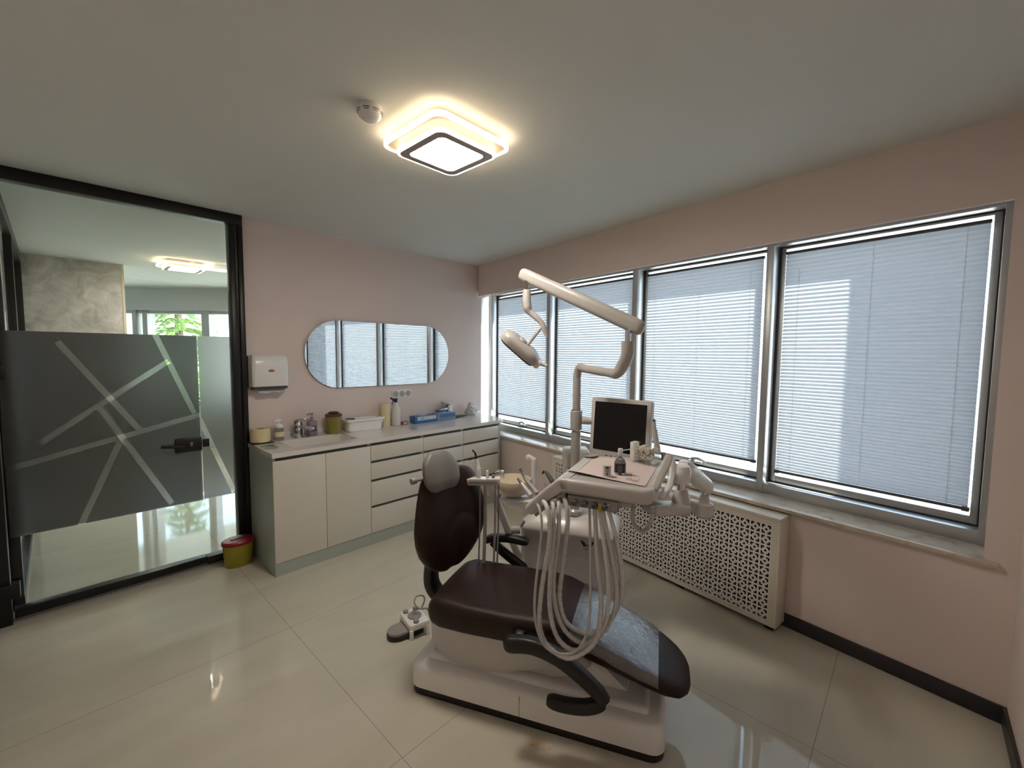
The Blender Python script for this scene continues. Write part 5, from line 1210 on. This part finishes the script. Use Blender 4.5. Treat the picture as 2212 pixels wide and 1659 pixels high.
# handpieces resting on the wing
def handpiece(label, pts, rad, m, tipm, kind='handpiece'):
    t = thing('handpiece', label, 'handpiece', pts[-1], 'handpieces resting on the console wing')
    C_ = crs(pts, 6); n = len(C_); R = [rad[0]+(rad[1]-rad[0])*i/(n-1) for i in range(n)]; k = int(n*.35)
    bm = NB(); tube(bm, C_[k:], R[k:], 14); obj('sleeve_body', bm, m, t)
    bm = NB(); tube(bm, C_[:k+1], R[:k+1], 12); obj('tip', bm, tipm, t); return t
handpiece('tapered handpiece with a dark tip, leftmost on the console wing', [dep(1119, 1034, 1.98), dep(1131, 1050, 1.94), dep(1147, 1071, 1.90)], (.006, .0115), WPLB, DGPL)
h = handpiece('grey contra-angle handpiece with a small steel head', [dep(1126, 1019, 1.98), dep(1133, 1032, 1.97), dep(1142, 1043, 1.95), dep(1160, 1066, 1.90)], (.004, .0115), GPLA, STEEL)
bm = NB(); e = dep(1125, 1016, 1.98); tube(bm, [e+UP*.008-RT*.006, e-UP*.008+RT*.006], .007, 10); obj('head', bm, STEEL, h)
handpiece('dark short handpiece nearest the tray paper', [dep(1171, 1024, 1.88), dep(1176, 1018, 1.88), dep(1182, 1023, 1.87), dep(1194, 1042, 1.84)], (.003, .011), DGPL, BPLA)

# ------------------------------------------------------------------ on the tray
TZ = ZT-.0048
def tz(px, py): return onz(px, py, TZ)
pc = [tz(1222, 1021), tz(1394, 1052), tz(1421, 1004), tz(1271, 986)]
bm = NB(); N = 16; rows = []
for i in range(N+1):
    row = []
    for j in range(N+1):
        u, v = i/N, j/N; p = pc[0]*(1-u)*(1-v)+pc[1]*u*(1-v)+pc[2]*u*v+pc[3]*(1-u)*v
        z = TZ+.0008+.010*max(0, 1-v*5)**1.5*(.55+.45*math.cos(u*3.0))+.0012*math.sin(u*9+v*4)*0+.0008*(1+math.sin(u*7)*math.cos(v*6))
        row.append(bm.verts.new((p.x, p.y, z)))
    rows.append(row)
for i in range(N):
    for j in range(N): bm.faces.new((rows[i][j], rows[i+1][j], rows[i+1][j+1], rows[i][j+1]))
r = bmesh.ops.extrude_face_region(bm, geom=bm.faces[:]); bmesh.ops.translate(bm, vec=(0, 0, .0004), verts=[v for v in r['geom'] if isinstance(v, bmesh.types.BMVert)])
obj('tray_paper', bm, mat('pink_paper', (0.66, 0.56, 0.54), .85, var=.03, scale=80), None, 60, label='pale pink paper sheet covering the console tray', cat='paper')
TP = TZ+.0038
def tp(px, py): return onz(px, py, TP)
b = tp(1339, 1023)
t = thing('dropper_bottle', 'small clear glass bottle with a dark label and white dropper cap', 'bottle', Vector((b.x, b.y, TP)))
BG = mat('bottle_glass', (0.75, 0.78, 0.78), .05, trans=.85, var=.02)
bm = NB(); lathe(bm, [(0, 0), (.0215, 0), (.0235, .003), (.0235, .050), (.019, .062), (.009, .070), (.009, .080), (0, .080)], b, 32); obj('glass', bm, BG, t)
bm = NB(); lathe(bm, [(.0237, .008), (.0241, .008), (.0241, .047), (.0237, .047)], b, 32); lb_ = obj('label', bm, mat('label_blackblue', (0.008, 0.010, 0.018), .4), t)
cdir = Vector((CAM.x-b.x, CAM.y-b.y, 0)).normalized(); cx_ = Vector((-cdir.y, cdir.x, 0))
bm = NB()
for k, w in enumerate((.013, .018, .016, .017, .012)):
    Ml = basis(Vector((b.x, b.y, TP+.040-.0065*k))+cdir*.0243, cx_, (0, 0, 1), cdir); box(bm, -w*.6, w*.6, -.0011, .0011, -.0022 if False else -.0012, .0002, M=Ml)
obj('print_line', bm, mat('pale_ink', (.35, .36, .38), .5), lb_)
bm = NB(); lathe(bm, [(0, .0803), (.0095, .0803), (.0095, .088), (.0105, .089), (.0105, .106), (.008, .109), (0, .109)], b, 20); obj('cap', bm, WPLA, t)
bm = NB(); c = b+Vector((0, 0, .100)); tube(bm, [c+RT*.008, dep(1378, 968, (c-CAM).dot(FWD)+.02)], [.0026, .0016], 8); obj('dropper_nozzle', bm, WPLA, t)
b = tp(1311, 1028)
t = thing('small_jar', 'small white jar with dark print beside the dropper bottle', 'jar', Vector((b.x, b.y, TP)))
bm = NB(); lathe(bm, [(0, 0), (.0155, 0), (.0165, .002), (.0165, .030), (.0155, .034), (.0175, .036), (.0175, .045), (0, .046)], b, 28); obj('jar_body', bm, WPLB, t)
cdir = Vector((CAM.x-b.x, CAM.y-b.y, 0)).normalized(); cx_ = Vector((-cdir.y, cdir.x, 0)); bm = NB()
for k, (w, h) in enumerate(((.007, .0032), (.008, .0010), (.008, .0010), (.004, .003))):
    Ml = basis(Vector((b.x, b.y, TP+.040-.009*k))+cdir*(.0176 if k == 0 else .0166), cx_, (0, 0, 1), cdir); box(bm, -w, w, -h, h, -.0008, .0003, M=Ml)
obj('print', bm, BPLA, t)
for k, (x, y, h) in enumerate(((1358, 1036, .030), (1372, 1040, .012))):
    b = tp(x, y); bm = NB(); r_ = .013 if k == 0 else .019
    lathe(bm, [(0, 0), (r_*.9, 0), (r_, h), (r_*.92, h), (r_*.82, .002), (0, .002)], b, 24)
    obj('glass_cup', bm, ACRYL, None, label=('small clear cup beside the dark-labelled bottle' if k == 0 else 'flat clear dish in front of the acrylic cotton box'), cat='cup')
# acrylic box of cotton rolls
a0, a1 = tp(1366, 1000), tp(1413, 1009); ad = Vector((a1.x-a0.x, a1.y-a0.y, 0)); aw = ad.length; ad.normalize(); an = Vector((-ad.y, ad.x, 0))
if an.dot(FWD) < 0: an = -an
ah = dep(1366, 957, (a0-CAM).dot(FWD)).z-TP; Ma = basis(a0, ad, an, (0, 0, 1)); dw = .075
ab = thing('cotton_roll_box', 'clear acrylic dispenser full of white cotton rolls on the tray', 'dispenser', Vector((a0.x, a0.y, TP)))
bm = NB(); box(bm, -.006, aw+.010, -.012, dw+.006, .0003, .006, bev=.001, M=Ma)
for xa, xb, ya, yb, za, zb in ((0, .003, 0, dw, .0063, ah), (aw-.003, aw, 0, dw, .0063, ah), (.0033, aw-.0033, 0, .003, .020, ah), (.0033, aw-.0033, dw-.003, dw, .0063, ah), (.0033, aw-.0033, .0033, dw-.0033, .022, .025)): box(bm, xa, xb, ya, yb, za, zb, M=Ma)
obj('acrylic_case', bm, ACRYL, ab, 0)
bm = NB(); box(bm, -.030, -.004, .03, dw, .0063, ah*.98, bev=.003, M=Ma); obj('side_panel', bm, WPLA, ab)
bm = NB(); rg = random.Random(11); COT = mat('cotton', (0.72, 0.68, 0.60), .9, var=.05, scale=200)
cyl = []
for lay in range(8):
    for k in range(7):
        c = Vector((.012+(aw-.024)*((k+.5*(lay % 2))/6.6), .006+rg.random()*.022, .032+lay*.0072)); 
        if c.x > aw-.008 or c.z > ah-.012: continue
        an_ = rg.uniform(-.5, .5); d = Vector((math.sin(an_)*.6, .9, math.sin(an_*1.7)*.3)).normalized()
        cyl.append((Ma @ c, Ma @ (c+d*.036)))
for a_, b_ in cyl:
    bm = NB(); tube(bm, [a_, a_*.96+b_*.04, a_*.04+b_*.96, b_], [.0042, .0052, .0052, .0042], 8)
    obj('cotton_roll', bm, COT, None, label='white cotton roll inside the acrylic dispenser', cat='cotton roll', group='cotton rolls in the acrylic dispenser')
# little tray dish at the back left corner
b = onz(1276, 986, ZT); bm = NB(); lathe(bm, [(0, .0006), (.030, .0006), (.040, .008), (.038, .0085), (.029, .003), (0, .003)], b, 28, sx=1.2, sy=.8); obj('metal_dish', bm, mat('grey_green_dish', (.30, .32, .29), .35), None, label='small grey oval dish at the back left corner of the console', cat='dish')
